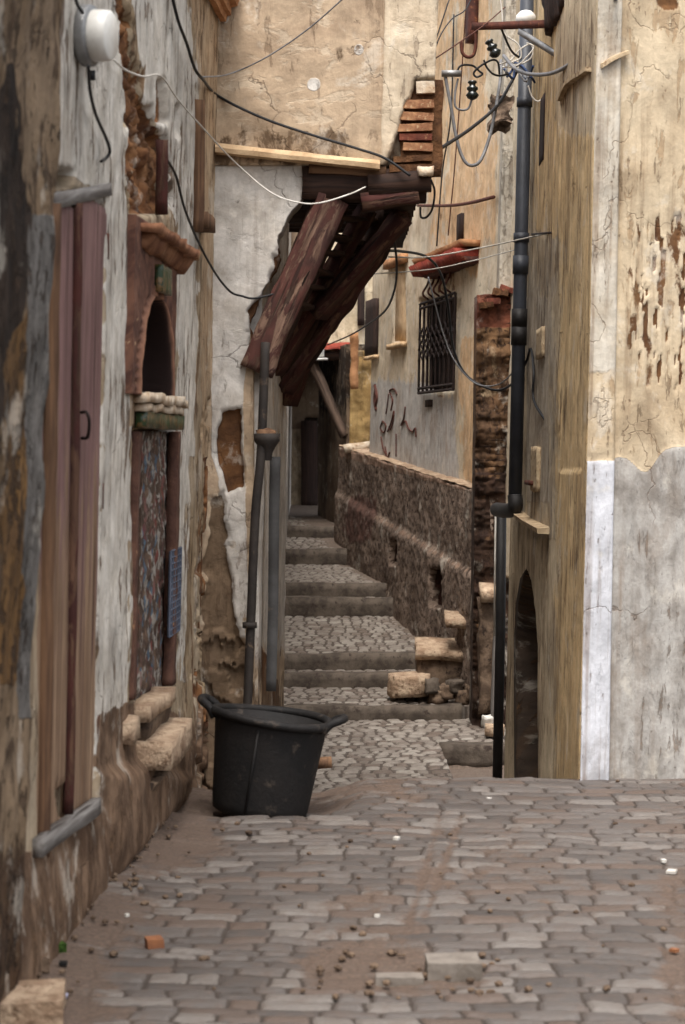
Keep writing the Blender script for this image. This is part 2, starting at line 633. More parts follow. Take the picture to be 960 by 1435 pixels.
M['upper'] = plaster('overhang_render', (186, 164, 138), (164, 142, 118),
                     [((206, 200, 192), (184, 176, 166), 0.8, 0.2), ((110, 76, 48), (72, 48, 32), 0.9, 0.1),
                      ((206, 190, 166), (184, 166, 142), 0.5, 0.3), ((120, 100, 80), (96, 78, 60), 1.1, 0.3)],
                     streak=(104, 82, 62), s_amt=0.35, flake=(196, 180, 158), f_amt=0.5, f_thr=(0.54, 0.62), f_scale=(5, 9), seed=7.7, spot_amt=0.5)
M['corner'] = plaster('corner_house_render', (204, 186, 158), (180, 160, 132),
                      [((200, 192, 178), (180, 168, 150), 0.5, 0.3), ((112, 78, 48), (84, 56, 36), 1.2, 0.6),
                       ((206, 207, 212), (190, 191, 196), 0.35, 0.2), ((176, 172, 166), (140, 134, 127), 0.5, 0.5)],
                      streak=(112, 86, 60), s_amt=0.75, s_thr=(0.47, 0.66), seed=2.2, spot=(96, 70, 48), spot_amt=0.6, fine=0.45, flake=(158, 130, 98), f_amt=0.6, f_thr=(0.57, 0.61), f_scale=(13, 3.5), c_amt=0.55, chip=(112, 86, 62), c_thr=(0.61, 0.64), c_scale=(30, 5))
M['streaked'] = plaster('streaked_ochre_render', (210, 193, 164), (184, 164, 136),
                        [((186, 174, 156), (160, 146, 128), 0.7, 0.6), ((152, 122, 90), (116, 88, 62), 1.0, 0.9),
                         ((216, 190, 148), (202, 172, 128), 0.9, 0.6), ((74, 62, 53), (52, 44, 38), 0.3, 0.3)],  # last pair: shade of the arch recess, put into the colour
                        streak=(96, 72, 50), c_amt=0.85, chip=(110, 80, 54), c_thr=(0.57, 0.61), c_scale=(26, 2.2), s_amt=0.5, s_thr=(0.49, 0.65), seed=2.9, spot=(80, 56, 38), spot_amt=0.6, fine=0.45, bump=0.9)
M['far'] = plaster('far_house_render', (216, 202, 178), (196, 178, 152),
                   [((220, 188, 150), (204, 168, 128), 0.9, 0.4), ((120, 80, 52), (88, 58, 40), 1.1, 0.8),
                    ((196, 192, 186), (176, 170, 164), 0.9, 0.4), ((206, 176, 130), (190, 156, 112), 0.7, 0.5)],
                   streak=(150, 112, 76), s_amt=0.55, s_thr=(0.48, 0.7), seed=5.9, spot_amt=0.4, fine=0.3)
M['rough'] = plaster('roughcast_render', (140, 122, 108), (108, 92, 80),
                     [((150, 126, 108), (124, 98, 82), 1.0), ((70, 44, 36), (48, 32, 26), 1.0),
                      ((108, 80, 70), (86, 64, 56), 1.0), ((104, 84, 66), (80, 62, 48), 1.0)],
                     streak=(60, 44, 36), s_amt=0.4, flake=(60, 44, 36), f_amt=0.8, f_thr=(0.51, 0.57), f_scale=(26, 20), seed=3.7, bump=1.0, fine=0.9)
M['ruin'] = plaster('ruined_masonry', (112, 84, 58), (80, 58, 40),
                    [((150, 128, 100), (126, 102, 78), 1.0, 0.5), ((112, 66, 48), (84, 48, 36), 0.8),
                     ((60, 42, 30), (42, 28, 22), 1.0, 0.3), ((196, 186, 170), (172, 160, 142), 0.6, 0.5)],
                    streak=(50, 36, 26), s_amt=0.7, flake=(52, 36, 26), f_amt=0.9, f_thr=(0.52, 0.58), f_scale=(14, 8), seed=8.4, bump=1.0)
M['passage'] = plaster('passage_render', (126, 108, 90), (96, 80, 66),
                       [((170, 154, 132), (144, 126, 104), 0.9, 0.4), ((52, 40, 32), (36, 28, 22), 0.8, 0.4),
                        ((180, 150, 100), (140, 112, 70), 1.0), ((212, 196, 168), (192, 174, 146), 0.5, 0.4)],
                       streak=(60, 46, 36), s_amt=0.6, seed=9.2)
M['cobble'] = cobble_mat('street_cobbles', (68, 63, 60), (90, 84, 80), (104, 98, 93), (54, 46, 40), (74, 61, 52), (0.2, 0.5), (88, 74, 65))
M['setts'] = cobble_mat('lower_setts', (108, 100, 92), (130, 122, 113), (136, 129, 120), (68, 59, 52), (84, 72, 63), (0.2, 0.5), (88, 75, 66))
M['kerb'] = plain('step_stone', (94, 84, 74), (60, 52, 45), 6, 0.85, 0, 0.7, 30, 0.25, (52, 42, 36), (0.55, 0.66), 0.01)
M['pale_stone'] = plain('pale_worn_stone', (178, 156, 132), (136, 112, 91), 9, 0.9, 0, 1.0, 34, 0.2, (104, 82, 64), (0.55, 0.66), 0.02)
M['rubble'] = plain('rubble_stone', (110, 92, 76), (72, 58, 47), 9, 0.9, 0, 0.9, 26, 0.2, (46, 36, 30), (0.55, 0.65), 0.012)
M['rubber'] = plain('black_rubber', (19, 18, 18), (29, 26, 25), 5, 0.7, 0, 0.35, 50, 0.25, (82, 72, 63), (0.55, 0.72), 0.008)
M['red_wood'] = wood('red_painted_beam', (104, 76, 60), (54, 37, 29), (74, 40, 34), (56, 32, 29), (0.44, 0.52), 26)
M['pale_red_wood'] = wood('flaking_red_beam', (126, 100, 84), (76, 55, 45), (80, 48, 41), (54, 35, 31), (0.45, 0.51), 26)
M['dark_wood'] = wood('dark_rotten_wood', (66, 46, 36), (38, 26, 21), None, None, (0.4, 0.5), 28)
M['brown_wood'] = wood('old_brown_wood', (120, 90, 66), (78, 56, 42), None, None, (0.4, 0.5), 30)
M['dark_brace'] = wood('dark_brace_wood', (96, 78, 66), (62, 50, 42), None, None, (0.4, 0.5), 30)
M['grey_wood'] = wood('grey_weathered_wood', (132, 128, 124), (92, 86, 82), None, None, (0.4, 0.5), 30)
M['door'] = None
M['frame_grey'] = wood('grey_painted_post', (108, 96, 82), (82, 70, 60), (126, 130, 136), (104, 108, 114), (0.38, 0.5), 24)
M['niche_red'] = plain('red_ochre_niche', (96, 68, 56), (70, 48, 41), 7, 0.85, 0, 0.8, 30, 0.2, (150, 112, 84), (0.6, 0.68), 0.01)
M['hood'] = plain('red_brown_hood', (152, 110, 82), (108, 70, 52), 7, 0.85, 0, 0.8, 24, 0.2, (176, 142, 106), (0.58, 0.66), 0.012)
M['green_tile'] = plain('green_glaze', (44, 68, 40), (30, 44, 29), 14, 0.35, 0, 0.6, 30, 0.5, (112, 86, 52), (0.5, 0.58), 0.01)
M['plaster_lump'] = plain('pale_plaster_moulding', (206, 192, 172), (170, 146, 120), 10, 0.85, 0, 0.8, 30, 0.2, (120, 80, 58), (0.58, 0.66), 0.01)
M['brick'] = plain('old_brick', (166, 124, 90), (124, 84, 60), 11, 0.9, 0, 0.9, 40, 0.2, (186, 156, 120), (0.58, 0.68), 0.01)
M['red_brick'] = plain('red_old_brick', (116, 64, 48), (86, 46, 36), 11, 0.9, 0, 0.9, 40, 0.2, (150, 110, 80), (0.6, 0.7), 0.01)
M['mortar'] = plain('earth_mortar', (106, 74, 50), (70, 48, 34), 12, 0.95, 0, 1.0, 40, 0.1, (130, 100, 70), (0.6, 0.68), 0.012)
M['red_tile'] = plain('red_roof_tile', (142, 62, 48), (108, 44, 36), 8, 0.8, 0, 0.7, 30, 0.2, (160, 120, 92), (0.58, 0.68), 0.008)
M['trim'] = plain('cream_moulding', (206, 178, 142), (176, 146, 112), 6, 0.88, 0, 0.6, 34, 0.2, (136, 104, 78), (0.58, 0.68), 0.008)
M['wall_trim'] = plain('ochre_wall_moulding', (188, 168, 138), (156, 134, 106), 9, 0.9, 0, 0.8, 34, 0.2, (112, 86, 62), (0.54, 0.64), 0.01)
M['brown_trim'] = plain('brown_moulding', (176, 130, 92), (140, 98, 66), 6, 0.85, 0, 0.6, 34, 0.2, (104, 70, 48), (0.6, 0.7), 0.008)
M['pipe'] = plain('grey_pipe_paint', (62, 66, 74), (50, 53, 60), 4, 0.5, 0.0, 0.15, 30, 0.4, (84, 84, 86), (0.64, 0.74), 0.002)
M['slate'] = plain('slate_grey_paint', (78, 77, 76), (60, 58, 57), 5, 0.7, 0, 0.3, 30, 0.3, (104, 94, 82), (0.6, 0.72), 0.004)
M['pipe_dark'] = plain('dark_iron_pipe', (40, 38, 38), (28, 26, 26), 5, 0.6, 0.2, 0.3, 30, 0.4, (70, 58, 48), (0.64, 0.74), 0.003)
M['pipe_rust'] = plain('rusted_pipe', (52, 46, 42), (34, 29, 27), 6, 0.75, 0.1, 0.5, 30, 0.3, (96, 80, 66), (0.56, 0.68), 0.005)
M['cable_black'] = plain('black_cable', (22, 22, 24), (32, 31, 32), 10, 0.55, 0, 0.1, 40)
M['cable_grey'] = plain('grey_cable', (128, 128, 130), (104, 104, 106), 10, 0.5, 0, 0.1, 40)
M['cable_white'] = plain('white_cable', (206, 202, 194), (180, 174, 164), 10, 0.5, 0, 0.1, 40)
M['cable_blue'] = plain('blue_wire', (52, 74, 116), (40, 54, 86), 10, 0.5, 0, 0.1, 40)
M['rust'] = plain('rusty_iron', (92, 52, 40), (62, 36, 30), 12, 0.8, 0.2, 0.5, 50, 0.3, (120, 76, 52), (0.58, 0.68), 0.004)
M['iron'] = plain('dark_window_iron', (48, 36, 32), (34, 26, 24), 12, 0.7, 0.2, 0.3, 50)
M['galv'] = plain('galvanised_steel', (150, 150, 150), (120, 120, 120), 9, 0.5, 0.6, 0.2, 50)
M['lamp_body'] = plain('white_enamel', (222, 220, 214), (196, 192, 184), 5, 0.35, 0.0, 0.1, 40, 0.5, (150, 136, 118), (0.66, 0.76), 0.002)
M['dark'] = plain('unlit_interior', (22, 16, 14), (14, 10, 9), 5, 0.95, 0, 0.2, 30, 0.1)
M['shutter'] = wood('dark_shutter', (60, 44, 38), (40, 30, 27), None, None, (0.4, 0.5), 30)
M['white_shutter'] = plain('white_shutter_paint', (226, 224, 220), (206, 204, 198), 6, 0.6, 0, 0.1, 40)
M['insul'] = plain('dark_glazed_insulator', (24, 34, 34), (18, 24, 25), 8, 0.2, 0, 0.1, 40, 0.6)
M['graffiti'] = plain('brown_graffiti_paint', (92, 52, 42), (70, 42, 36), 12, 0.8, 0, 0.1, 40)
M['grille_blue'] = plain('grey_blue_vent', (84, 90, 104), (62, 68, 80), 12, 0.6, 0.1, 0.2, 40)
M['orange'] = plain('orange_scrap', (134, 88, 58), (104, 66, 44), 20, 0.8, 0, 0.3, 60)
M['paper'] = plain('white_scrap', (196, 192, 184), (168, 162, 154), 20, 0.7, 0, 0.2, 60)
M['blue_plastic'] = plain('blue_striped_plastic', (96, 100, 150), (200, 200, 214), 30, 0.5, 0, 0.1, 60)
M['moss'] = plain('green_moss', (74, 98, 40), (48, 70, 30), 30, 0.9, 0, 0.8, 60, 0.1, None, (0.5, 0.6), 0.02)


def door_material():
    t = NT('mauve_door_paint')
    uv = t.coords()
    g = t.noise(t.scale(uv, (1, 0.035, 1)), 34, 6, 0.65, 0.5)
    woodc = t.mix(t.ramp(g, 0.33, 0.66), lin((150, 124, 100)), lin((102, 78, 60)))
    paint = t.mix(t.ramp(t.noise(t.scale(uv, (1, 0.1, 1)), 14, 6, 0.6), 0.35, 0.65), lin((128, 98, 94)), lin((100, 74, 71)))
    sx = t.n('SeparateXYZ')
    t.set(sx.inputs[0], uv)
    wear = t.math('ADD', t.math('MULTIPLY', t.math('SUBTRACT', t.noise(t.scale(uv, (1, 0.12, 1), (3, 3, 0)), 11, 8, 0.68, 0.4), 0.5), 2.2),
                  t.math('SUBTRACT', t.math('MULTIPLY', sx.outputs[1], 0.62), 0.62))
    f = t.ramp(wear, 0.0, 0.35)
    col = t.mix(f, woodc, paint)
    ck = t.ramp(t.noise(t.scale(uv, (1, 0.02, 1), (7, 1, 0)), 30, 3, 0.5), 0.62, 0.68)
    col = t.mix(t.math('MULTIPLY', ck, 0.8), col, lin((54, 30, 26)))
    gr = t.noise(uv, 4, 8, 0.7)
    x = t.n('VectorMath', _operation='SCALE')
    t.set(x.inputs[0], col)
    t.set(x.inputs['Scale'], t.math('ADD', t.math('MULTIPLY', gr, 0.7), 0.62))
    h = t.math('SUBTRACT', t.math('ADD', t.math('MULTIPLY', g, 0.6), t.math('MULTIPLY', f, 0.4)), t.math('MULTIPLY', ck, 0.8))
    return t.done(x.outputs[0], 0.75, t.bump(h, 0.6, 0.008), spec=0.25)


M['door'] = door_material()


def mosaic_material():
    t = NT('broken_tile_bed')
    uv = t.coords()
    v = t.n('TexVoronoi')
    t.set(v.inputs['Vector'], t.scale(uv, (1, 0.8, 1)))
    v.inputs['Scale'].default_value = 26
    sp = t.n('SeparateColor')
    t.set(sp.inputs[0], v.outputs['Color'])
    n1 = t.noise(uv, 10, 8, 0.7, 0.4)
    col = t.mix(t.ramp(n1, 0.4, 0.6), lin((104, 82, 66)), lin((60, 46, 39)))
    col = t.mix(t.math('MULTIPLY', t.ramp(sp.outputs[0], 0.5, 0.55), 0.85), col, lin((150, 144, 136)))
    col = t.mix(t.math('MULTIPLY', t.ramp(sp.outputs[1], 0.86, 0.89), 0.9), col, lin((70, 92, 110)))
    col = t.mix(t.math('MULTIPLY', t.ramp(sp.outputs[2], 0.8, 0.83), 0.8), col, lin((104, 48, 42)))
    n2 = t.noise(uv, 17, 8, 0.72, 0.4)
    col = t.mix(t.ramp(n2, 0.49, 0.55), col, lin((72, 56, 46)))
    return t.done(col, 0.7, t.bump(t.math('ADD', n1, n2), 0.9, 0.015), spec=0.35)


M['mosaic'] = mosaic_material()

# ================================================================== GROUND
XL = lambda d: -1.264 + 0.0515 * d          # foot of the left house


def street_z(X, d):
    z = -1.0 * sm(9.55, 12.75, d)
    left = 1 - sm(-0.15, 0.15, X)
    z = z - left * 0.07 * sm(8.72, 9.0, d)
    z = z + 0.012 * (fbm(X * 1.3, d * 1.1, 3, 3) - 0.5)
    z = z + 0.03 * (1 - sm(0.0, 0.3, X - XL(d)))
    return z


def cobbles(X, Y, rowh, wmin, wmax, seed, warp=0.05, joint=0.014, slope=0.0):
    """rows across the street; returns height profile 0..1, random id, second random, joint-free edge distance"""
    r = np.random.default_rng(seed)
    xs = X + warp * (fbm(X * 1.7, Y * 1.7, seed, 3) - 0.5) * 2 + 0.014 * (fbm(X * 9, Y * 9, seed + 5, 3) - 0.5) * 2
    ys = Y + slope * X + warp * 1.2 * (fbm(X * 1.5 + 9, Y * 1.5, seed + 1, 3) - 0.5) * 2 + 0.014 * (fbm(X * 11, Y * 11, seed + 6, 3) - 0.5) * 2
    y0, y1 = ys.min() - 1, ys.max() + 1
    b = [y0]
    while b[-1] < y1: b.append(b[-1] + rowh * r.uniform(0.72, 1.3))
    b = np.array(b)
    ri = np.searchsorted(b, ys.ravel(), 'right') - 1
    ri = np.clip(ri, 0, len(b) - 2)
    yf = ys.ravel()
    xf = xs.ravel()
    e = np.minimum(yf - b[ri], b[ri + 1] - yf)
    r1, r2, tl = np.zeros_like(xf), np.zeros_like(xf), np.zeros_like(xf)
    x0, x1 = xf.min() - 1, xf.max() + 1
    for k in range(len(b) - 1):
        sel = np.nonzero(ri == k)[0]
        c = [x0 + r.uniform(0, wmax)]
        while c[-1] < x1: c.append(c[-1] + r.uniform(wmin, wmax))
        c = np.array(c)
        rv1, rv2, rv3 = r.random(len(c)), r.random(len(c)), r.random(len(c))
        if len(sel) == 0: continue
        ci = np.clip(np.searchsorted(c, xf[sel], 'right') - 1, 0, len(c) - 2)
        e[sel] = np.minimum(e[sel], np.minimum(xf[sel] - c[ci], c[ci + 1] - xf[sel]))
        r1[sel], r2[sel] = rv1[ci], rv2[ci]
        tl[sel] = (rv3[ci] - 0.5) * ((xf[sel] - c[ci]) / (c[ci + 1] - c[ci]) - 0.5) + (rv1[ci] - 0.5) * 0.6
    h = sm(0.0, joint * 1.9, e - joint * 0.25)
    sh = X.shape
    return h.reshape(sh), r1.reshape(sh), r2.reshape(sh), e.reshape(sh), tl.reshape(sh)


def flat_sheet(name, xs, ys, zfn, cobble_kw, mat, parent, dirtfn, rel=0.014, thick=0.3, smooth_mask=None):
    X, Y = np.meshgrid(xs, ys)
    Z = zfn(X, Y)
    h, r1, r2, e, tl = cobbles(X, Y, **cobble_kw)
    dirt = dirtfn(X, Y)
    hh = h * (1 - 0.75 * sm(0.4, 0.7, dirt))
    dome = (0.75 * h + 0.25 * sm(0.0, 0.045, e)) * (1 - 0.75 * sm(0.4, 0.7, dirt))
    disp = rel * (dome - 1) + rel * 1.0 * tl * h + 0.004 * (fbm(X * 14, Y * 14, 31, 4) - 0.5) * 2
    pos = np.stack([X, Y, Z], -1)
    o = sheet(name, pos, np.array((0, 0, 1.0)), np.stack([X, Y], -1), disp, np.stack([r1, h, dirt, r2], -1), mat, parent, thick)
    return o


def street_dirt(X, Y):
    px = CX + F * X / Y
    py = HY + F * (EYE - street_z(X, Y)) / Y
    d = 0.26 + 0.7 * (fbm(X * 1.6, Y * 1.1, 55, 5) - 0.5)
    d = d + 0.45 * (1 - sm(0.05, 0.42, X - XL(Y) - 0.12 * fbm(X * 3, Y * 3, 8)))
    d = d + 0.32 * poly(px, py, [(420, 1335), (560, 1320), (690, 1345), (700, 1385), (560, 1400), (430, 1395)], 22)
    d = d + 0.30 * poly(px, py, [(430, 1088), (620, 1085), (640, 1120), (470, 1140), (240, 1140), (240, 1115)], 10)
    d = d + 0.25 * poly(px, py, [(905, 1110), (990, 1100), (1000, 1435), (930, 1435)], 25)
    for x0, x1 in ((612, 580), (640, 600)):
        xx = x0 + (py - 1160) * (x1 - x0) / 110.0
        d = d + 0.20 * np.exp(-((px - xx) / 7.0) ** 2) * sm(1110, 1150, py) * (1 - sm(1270, 1330, py))
    return d


flat_sheet('street', np.unique(np.concatenate([steps(-2.0, -1.2, 0.05), steps(-1.2, 1.9, 0.008), steps(1.9, 4.0, 0.06)])),
           np.unique(np.concatenate([steps(-3, 4.8, 0.12), steps(4.8, 10.2, 0.011), steps(10.2, 13.6, 0.06)])),
           street_z, dict(rowh=0.092, wmin=0.09, wmax=0.23, seed=5, warp=0.06, joint=0.0065, slope=0.05), M['cobble'], None, street_dirt, rel=0.012)
o = bpy.data.objects['street']
tag(o, 'uneven grey cobbled street in the foreground with soil in its joints', kind='structure')


def lower_z(X, d):
    z = -1.0 + 0.053 * sm(15, 18.6, d)
    pit = sm(0.84, 0.86, X + 0.03 * (d - 17)) * (1 - sm(17.05, 17.08, d))
    return z - 0.17 * pit


def lower_dirt(X, Y):
    d = 0.22 + 0.3 * (fbm(X * 2, Y * 2, 71, 4) - 0.5)
    return d + 0.5 * sm(0.84, 0.88, X) * (1 - sm(17.05, 17.08, Y))


flat_sheet('lower_paving', steps(-1.2, 2.2, 0.014), np.concatenate([steps(13.3, 15.2, 0.06)[:-1], steps(15.2, 18.75, 0.014)]), lower_z,
           dict(rowh=0.125, wmin=0.08, wmax=0.17, seed=23, warp=0.07, joint=0.014, slope=-0.12), M['setts'], None, lower_dirt, rel=0.015)
tag(bpy.data.objects['lower_paving'], 'cobbled landing below the first step of the stairs', kind='structure')

# stairs: (depth, z bottom, z top, x right)
RISE = [(18.6, -0.947, -0.828, 1.12), (19.6, -0.764, -0.645, 0.80), (20.2, -0.657, -0.512, 0.95), (22.4, -0.306, -0.114, 0.70),
        (22.8, -0.129, 0.018, 0.63), (25.4, 0.088, 0.27, 0.19), (26.8, 0.367, 0.50, -0.10)]
stairs = bpy.data.objects.new('stairway', None)
COL.objects.link(stairs)
stairs.location = (0.2, 18.6, -0.95)
tag(stairs, 'worn stone stairway climbing the alley in long cobbled ramps', kind='structure')
XLEFT = lambda d: -0.60 - 0.022 * (d - 18.8)
for i, (d, zb, zt, xr) in enumerate(RISE):
    dn, zn = (RISE[i + 1][0], RISE[i + 1][1]) if i + 1 < len(RISE) else (34.0, 0.75)
    if i + 1 == len(RISE): zfar = 0.72
    x0, x1 = -1.1, 1.75
    fn = (lambda a, b, za, zc: (lambda X, Y: za - 0.006 + (zc - za) * np.clip((Y - a) / (b - a), 0, 1)))(d, dn, zt, zn)
    flat_sheet('tread', steps(x0, x1, 0.018), steps(d + 0.07, min(dn + 0.1, 34.0), 0.02 if dn - d < 3 else 0.05), fn,
               dict(rowh=0.11, wmin=0.07, wmax=0.16, seed=40 + i, warp=0.06, joint=0.013, slope=0.03 * (i % 3 - 1)), M['setts'], stairs,
               (lambda s, k: (lambda X, Y: 0.2 + k + 0.35 * (fbm(X * 2, Y * 2, 90 + s, 4) - 0.5) + 0.5 * sm(0.0, 0.5, X - (4.66 - 0.1753 * Y) + 0.45)))(i, (0.0, 0.0, 0.08, 0.1, 0.12, 0.2, 0.25)[i]),
               rel=0.014, thick=0.25)
    w = xr + 0.75 + 0.022 * (d - 18.8)
    bm = box_bm(w, 0.15, zt - zb + 0.09, int(w / 0.06), 3, 3, 0.018)
    for v in bm.verts:   # worn nosing
        q = Vector((v.co.x * 2.2 + i * 7, v.co.y * 3, v.co.z * 3))
        m = mnoise.noise_vector(q) * 0.016 + mnoise.noise_vector(q * 4) * 0.006
        v.co += Vector((m.x * 0.5, m.y, m.z))
    st = bm_obj('step', bm, M['kerb'], stairs, True)
    place(st, Matrix.Translation((xr - w / 2, d + 0.075, zb - 0.085)))
# kerb of the sunken entrance on the right
bm = box_bm(0.95, 0.2, 0.2, 14, 3, 3, 0.015)
rough(bm, 0.01, 5, 3)
kerb = place(bm_obj('entrance_kerb', bm, M['kerb'], None, True), Matrix.Translation((1.31, 17.15, -1.155)))
tag(kerb, 'stone edge above the sunken entrance pit', kind='structure')

# ================================================================== LEFT HOUSE (near)
WL = Wall((XL(0.5), 0.5), (XL(10.55), 10.55), 0.022)      # normal must look to +X
if WL.n.x < 0: WL.n = -WL.n
left = empty('weathered_house', (XL(7), 7, 0), 'peeling white house along the near left with mauve door and wall fountain', 'house')

DOOR_PTS = [(60, 268), (149, 268), (131, 1128), (54, 1180)]
PANEL = [(186, 600), (247, 600), (241, 975), (190, 985)]
ARCHO = [(200, 560), (200, 480), (205, 445), (219, 418), (233, 445), (239, 480), (240, 560)]


def left_fn(px, py, U, V):
    d = 0.010 * (fbm(U * 3, V * 2.2, 5, 5) - 0.5) * 2 + 0.006 * (fbm(U * 14, V * 7, 9, 4) - 0.5) * 2
    dm = poly(px, py, DOOR_PTS, 2.5)
    d = d * (1 - dm) - 0.035 * dm
    pm = poly(px, py, PANEL, 2.0)
    am = poly(px, py, ARCHO, 1.5)
    d = d - 0.07 * pm - 0.16 * am
    jag = 22 * (fbm(U * 10, V * 10, 21, 4) - 0.5)
    crack = poly(px + jag, py, [(166, -30), (184, -30), (190, 60), (200, 130), (216, 165), (235, 205), (236, 300), (186, 300), (180, 180), (174, 90)], 4)
    hole1 = rect(px + jag * 0.3, py, 209, 215, 150, 205, 3) + rect(px + jag * 0.3, py, 222, 234, 112, 172, 3) + rect(px + jag * .3, py, 246, 251, 148, 192, 3)
    hole2 = poly(px + jag * 0.5, py, [(78, 236), (106, 240), (104, 262), (80, 266)], 3)
    d = d - crack * (0.05 + 0.13 * (fbm(U * 16, V * 22, 33, 5) - 0.5)) - np.clip(hole1, 0, 1) * 0.08 - hole2 * 0.12
    low = poly(px + jag, py, [(140, 1000), (190, 980), (246, 1000), (250, 1140), (150, 1230), (30, 1420), (0, 1430), (-30, 1200), (60, 1190), (135, 1125)], 10)
    foot = sm(0.55, 0.05, V + 0.12 * (fbm(U * 4, V * 4, 45) - 0.5))
    d = d + 0.035 * foot * (1 - dm)
    lowbulge = poly(px, py, [(140, 1085), (190, 1070), (250, 1090), (245, 1120), (150, 1225)], 12)
    d = d + 0.04 * lowbulge
    # rotten base column at the inner corner
    cor = poly(px + jag, py, [(290, 560), (330, 560), (330, 1130), (262, 1130), (276, 900)], 5)
    white = poly(px + jag * 0.6, py, [(76, -40), (166, -40), (176, 120), (184, 300), (186, 560), (178, 980), (130, 1120), (150, 280), (110, 250), (76, 230)], 6)
    white = np.maximum(white, poly(px + jag * 0.6, py, [(186, -40), (262, -40), (278, 150), (276, 640), (246, 640), (247, 310), (236, 290), (234, 200), (205, 140)], 6) * 0.92)
    white = np.maximum(white, poly(px + jag * 0.5, py, [(248, 600), (272, 600), (262, 960), (245, 960)], 8) * 0.62)
    white = white * (1 - 0.32 * sm(760, 1100, py))
    och = poly(px + jag * 0.3, py, [(266, -40), (330, -40), (330, 640), (284, 640), (280, 160)], 6)
    och = np.maximum(och, 0.6 * poly(px, py, [(176, 300), (190, 300), (192, 600), (178, 600)], 4))
    earth = np.clip(crack + hole1 + hole2 + 0.75 * cor * sm(560, 600, py) * (fbm(U * 5, V * 3, 77) > 0.42), 0, 1)
    dirt = np.clip(0.66 * low + 0.5 * foot + 0.34 * sm(600, 1050, py) * fbm(U * 3, V * 1.2, 63), 0, 1)
    d = d - 0.03 * cor * (fbm(U * 9, V * 9, 78) > 0.45)
    return d, (white, earth, dirt, och)


us = np.unique(np.concatenate([steps(0, 4.4, 0.1), steps(4.4, WL.len, 0.0125)]))
vs = np.unique(np.concatenate([steps(-0.25, 3.75, 0.0135), steps(3.75, 4.2, 0.06)]))
WL.mesh('wall', us, vs, left_fn, M['left'], left, 0.35)

# near pier that laps over the door
WP = Wall((-1.05, 3.9), (-0.925, 5.78), 0.044)
if WP.n.x < 0: WP.n = -WP.n


def pier_fn(px, py, U, V):
    d = 0.018 * (fbm(U * 3, V * 2, 15, 5) - 0.5) * 2 + 0.012 * (fbm(U * 11, V * 6, 19, 4) - 0.5) * 2
    jag = 26 * (fbm(U * 7, V * 5, 121, 4) - 0.5)
    e = WP.len - U
    d = d - 0.05 * (1 - sm(0, 0.05, e))
    blk = poly(px + jag, py, [(14, 90), (26, 90), (30, 210), (48, 300), (30, 420), (20, 560), (-20, 640), (-40, 300)], 8)
    gry = poly(px + jag * 0.4, py, [(34, 300), (90, 300), (62, 1000), (26, 1010)], 7)
    och = poly(px + jag, py, [(10, 480), (36, 420), (30, 960), (-10, 960)], 8) * 0.8
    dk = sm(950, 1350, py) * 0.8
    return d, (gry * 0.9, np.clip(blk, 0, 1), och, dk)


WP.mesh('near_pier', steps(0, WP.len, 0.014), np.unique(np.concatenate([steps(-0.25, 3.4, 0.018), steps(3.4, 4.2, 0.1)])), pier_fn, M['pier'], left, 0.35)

# cornice at the inner end of the wall
prof = [(0.0, 0.0), (0.03, 0.0), (0.035, 0.03), (0.055, 0.035), (0.06, 0.075), (0.09, 0.085), (0.10, 0.13), (0.0, 0.13)]
bm = bmesh.new()
uA, uB = WL.hit(232, -40)[0], WL.len - 0.18
rows = []
zc = WL.hit(316, 50)[1]
for u in np.linspace(uA, uB, 24):
    rows.append([bm.verts.new(WL.pt(u, zc + z + 0.004 * mnoise.noise(Vector((u * 5, z * 9, 1))), 0.012 + y + 0.006 * mnoise.noise(Vector((u * 7, z * 20, 5))))) for y, z in prof])
for a, b in zip(rows, rows[1:]):
    for k in range(len(prof) - 1): bm.faces.new((a[k], a[k + 1], b[k + 1], b[k]))
bm.faces.new(rows[0])
bm.faces.new(list(reversed(rows[-1])))
bmesh.ops.recalc_face_normals(bm, faces=bm.faces)
bm_obj('cornice', bm, M['brown_trim'], left, False)

# ---- door
door = bpy.data.objects.new('door', None)
COL.objects.link(door)
door.parent = left
door.matrix_parent_inverse = world_of(left).inverted()
uc, vc = WL.hit(100, 1150)
door.location = WL.pt(uc, vc, -0.05)
door['label'] = 'mauve double door worn to bare wood at the bottom'


def leaf(pl, pr, ybl, ybr, yt, seed):
    uL, _ = WL.hit(pl, 700, -0.01)
    uR, _ = WL.hit(pr, 700, -0.01)
    vb = WL.hit((pl + pr) / 2, (ybl + ybr) / 2, -0.01)[1]
    vt = WL.hit((pl + pr) / 2, yt, -0.01)[1]
    w = uR - uL

    def fn(px, py, U, V):
        d = np.full(U.shape, -0.008)
        s = (U - uL) / w
        k = np.floor(s * 4)
        fr = s * 4 - k
        gap = 1 - sm(0.0, 0.07, np.minimum(fr, 1 - fr))
        d = d - 0.010 * gap + 0.006 * (_hash(k, k * 0, seed) - 0.5) + 0.003 * (fbm(U * 40, V * 2, seed, 3) - 0.5)
        edge = sm(0.0, 0.06, np.minimum(s, 1 - s))
        d = d - 0.015 * (1 - edge)
        # gnawed hole near the foot
        d = d - 0.06 * poly(px, py, [(82, 1105), (96, 1108), (98, 1150), (88, 1140)], 4) * (seed == 3)
        z = np.zeros(U.shape)
        return d, (z, z, z, z)
    return WL.mesh('leaf', steps(uL, uR, 0.012), steps(vb, vt, 0.03), fn, M['door'], door, 0.04)


leaf(58, 101, 1185, 1150, 278, 3)
leaf(104, 142, 1150, 1128, 276, 8)
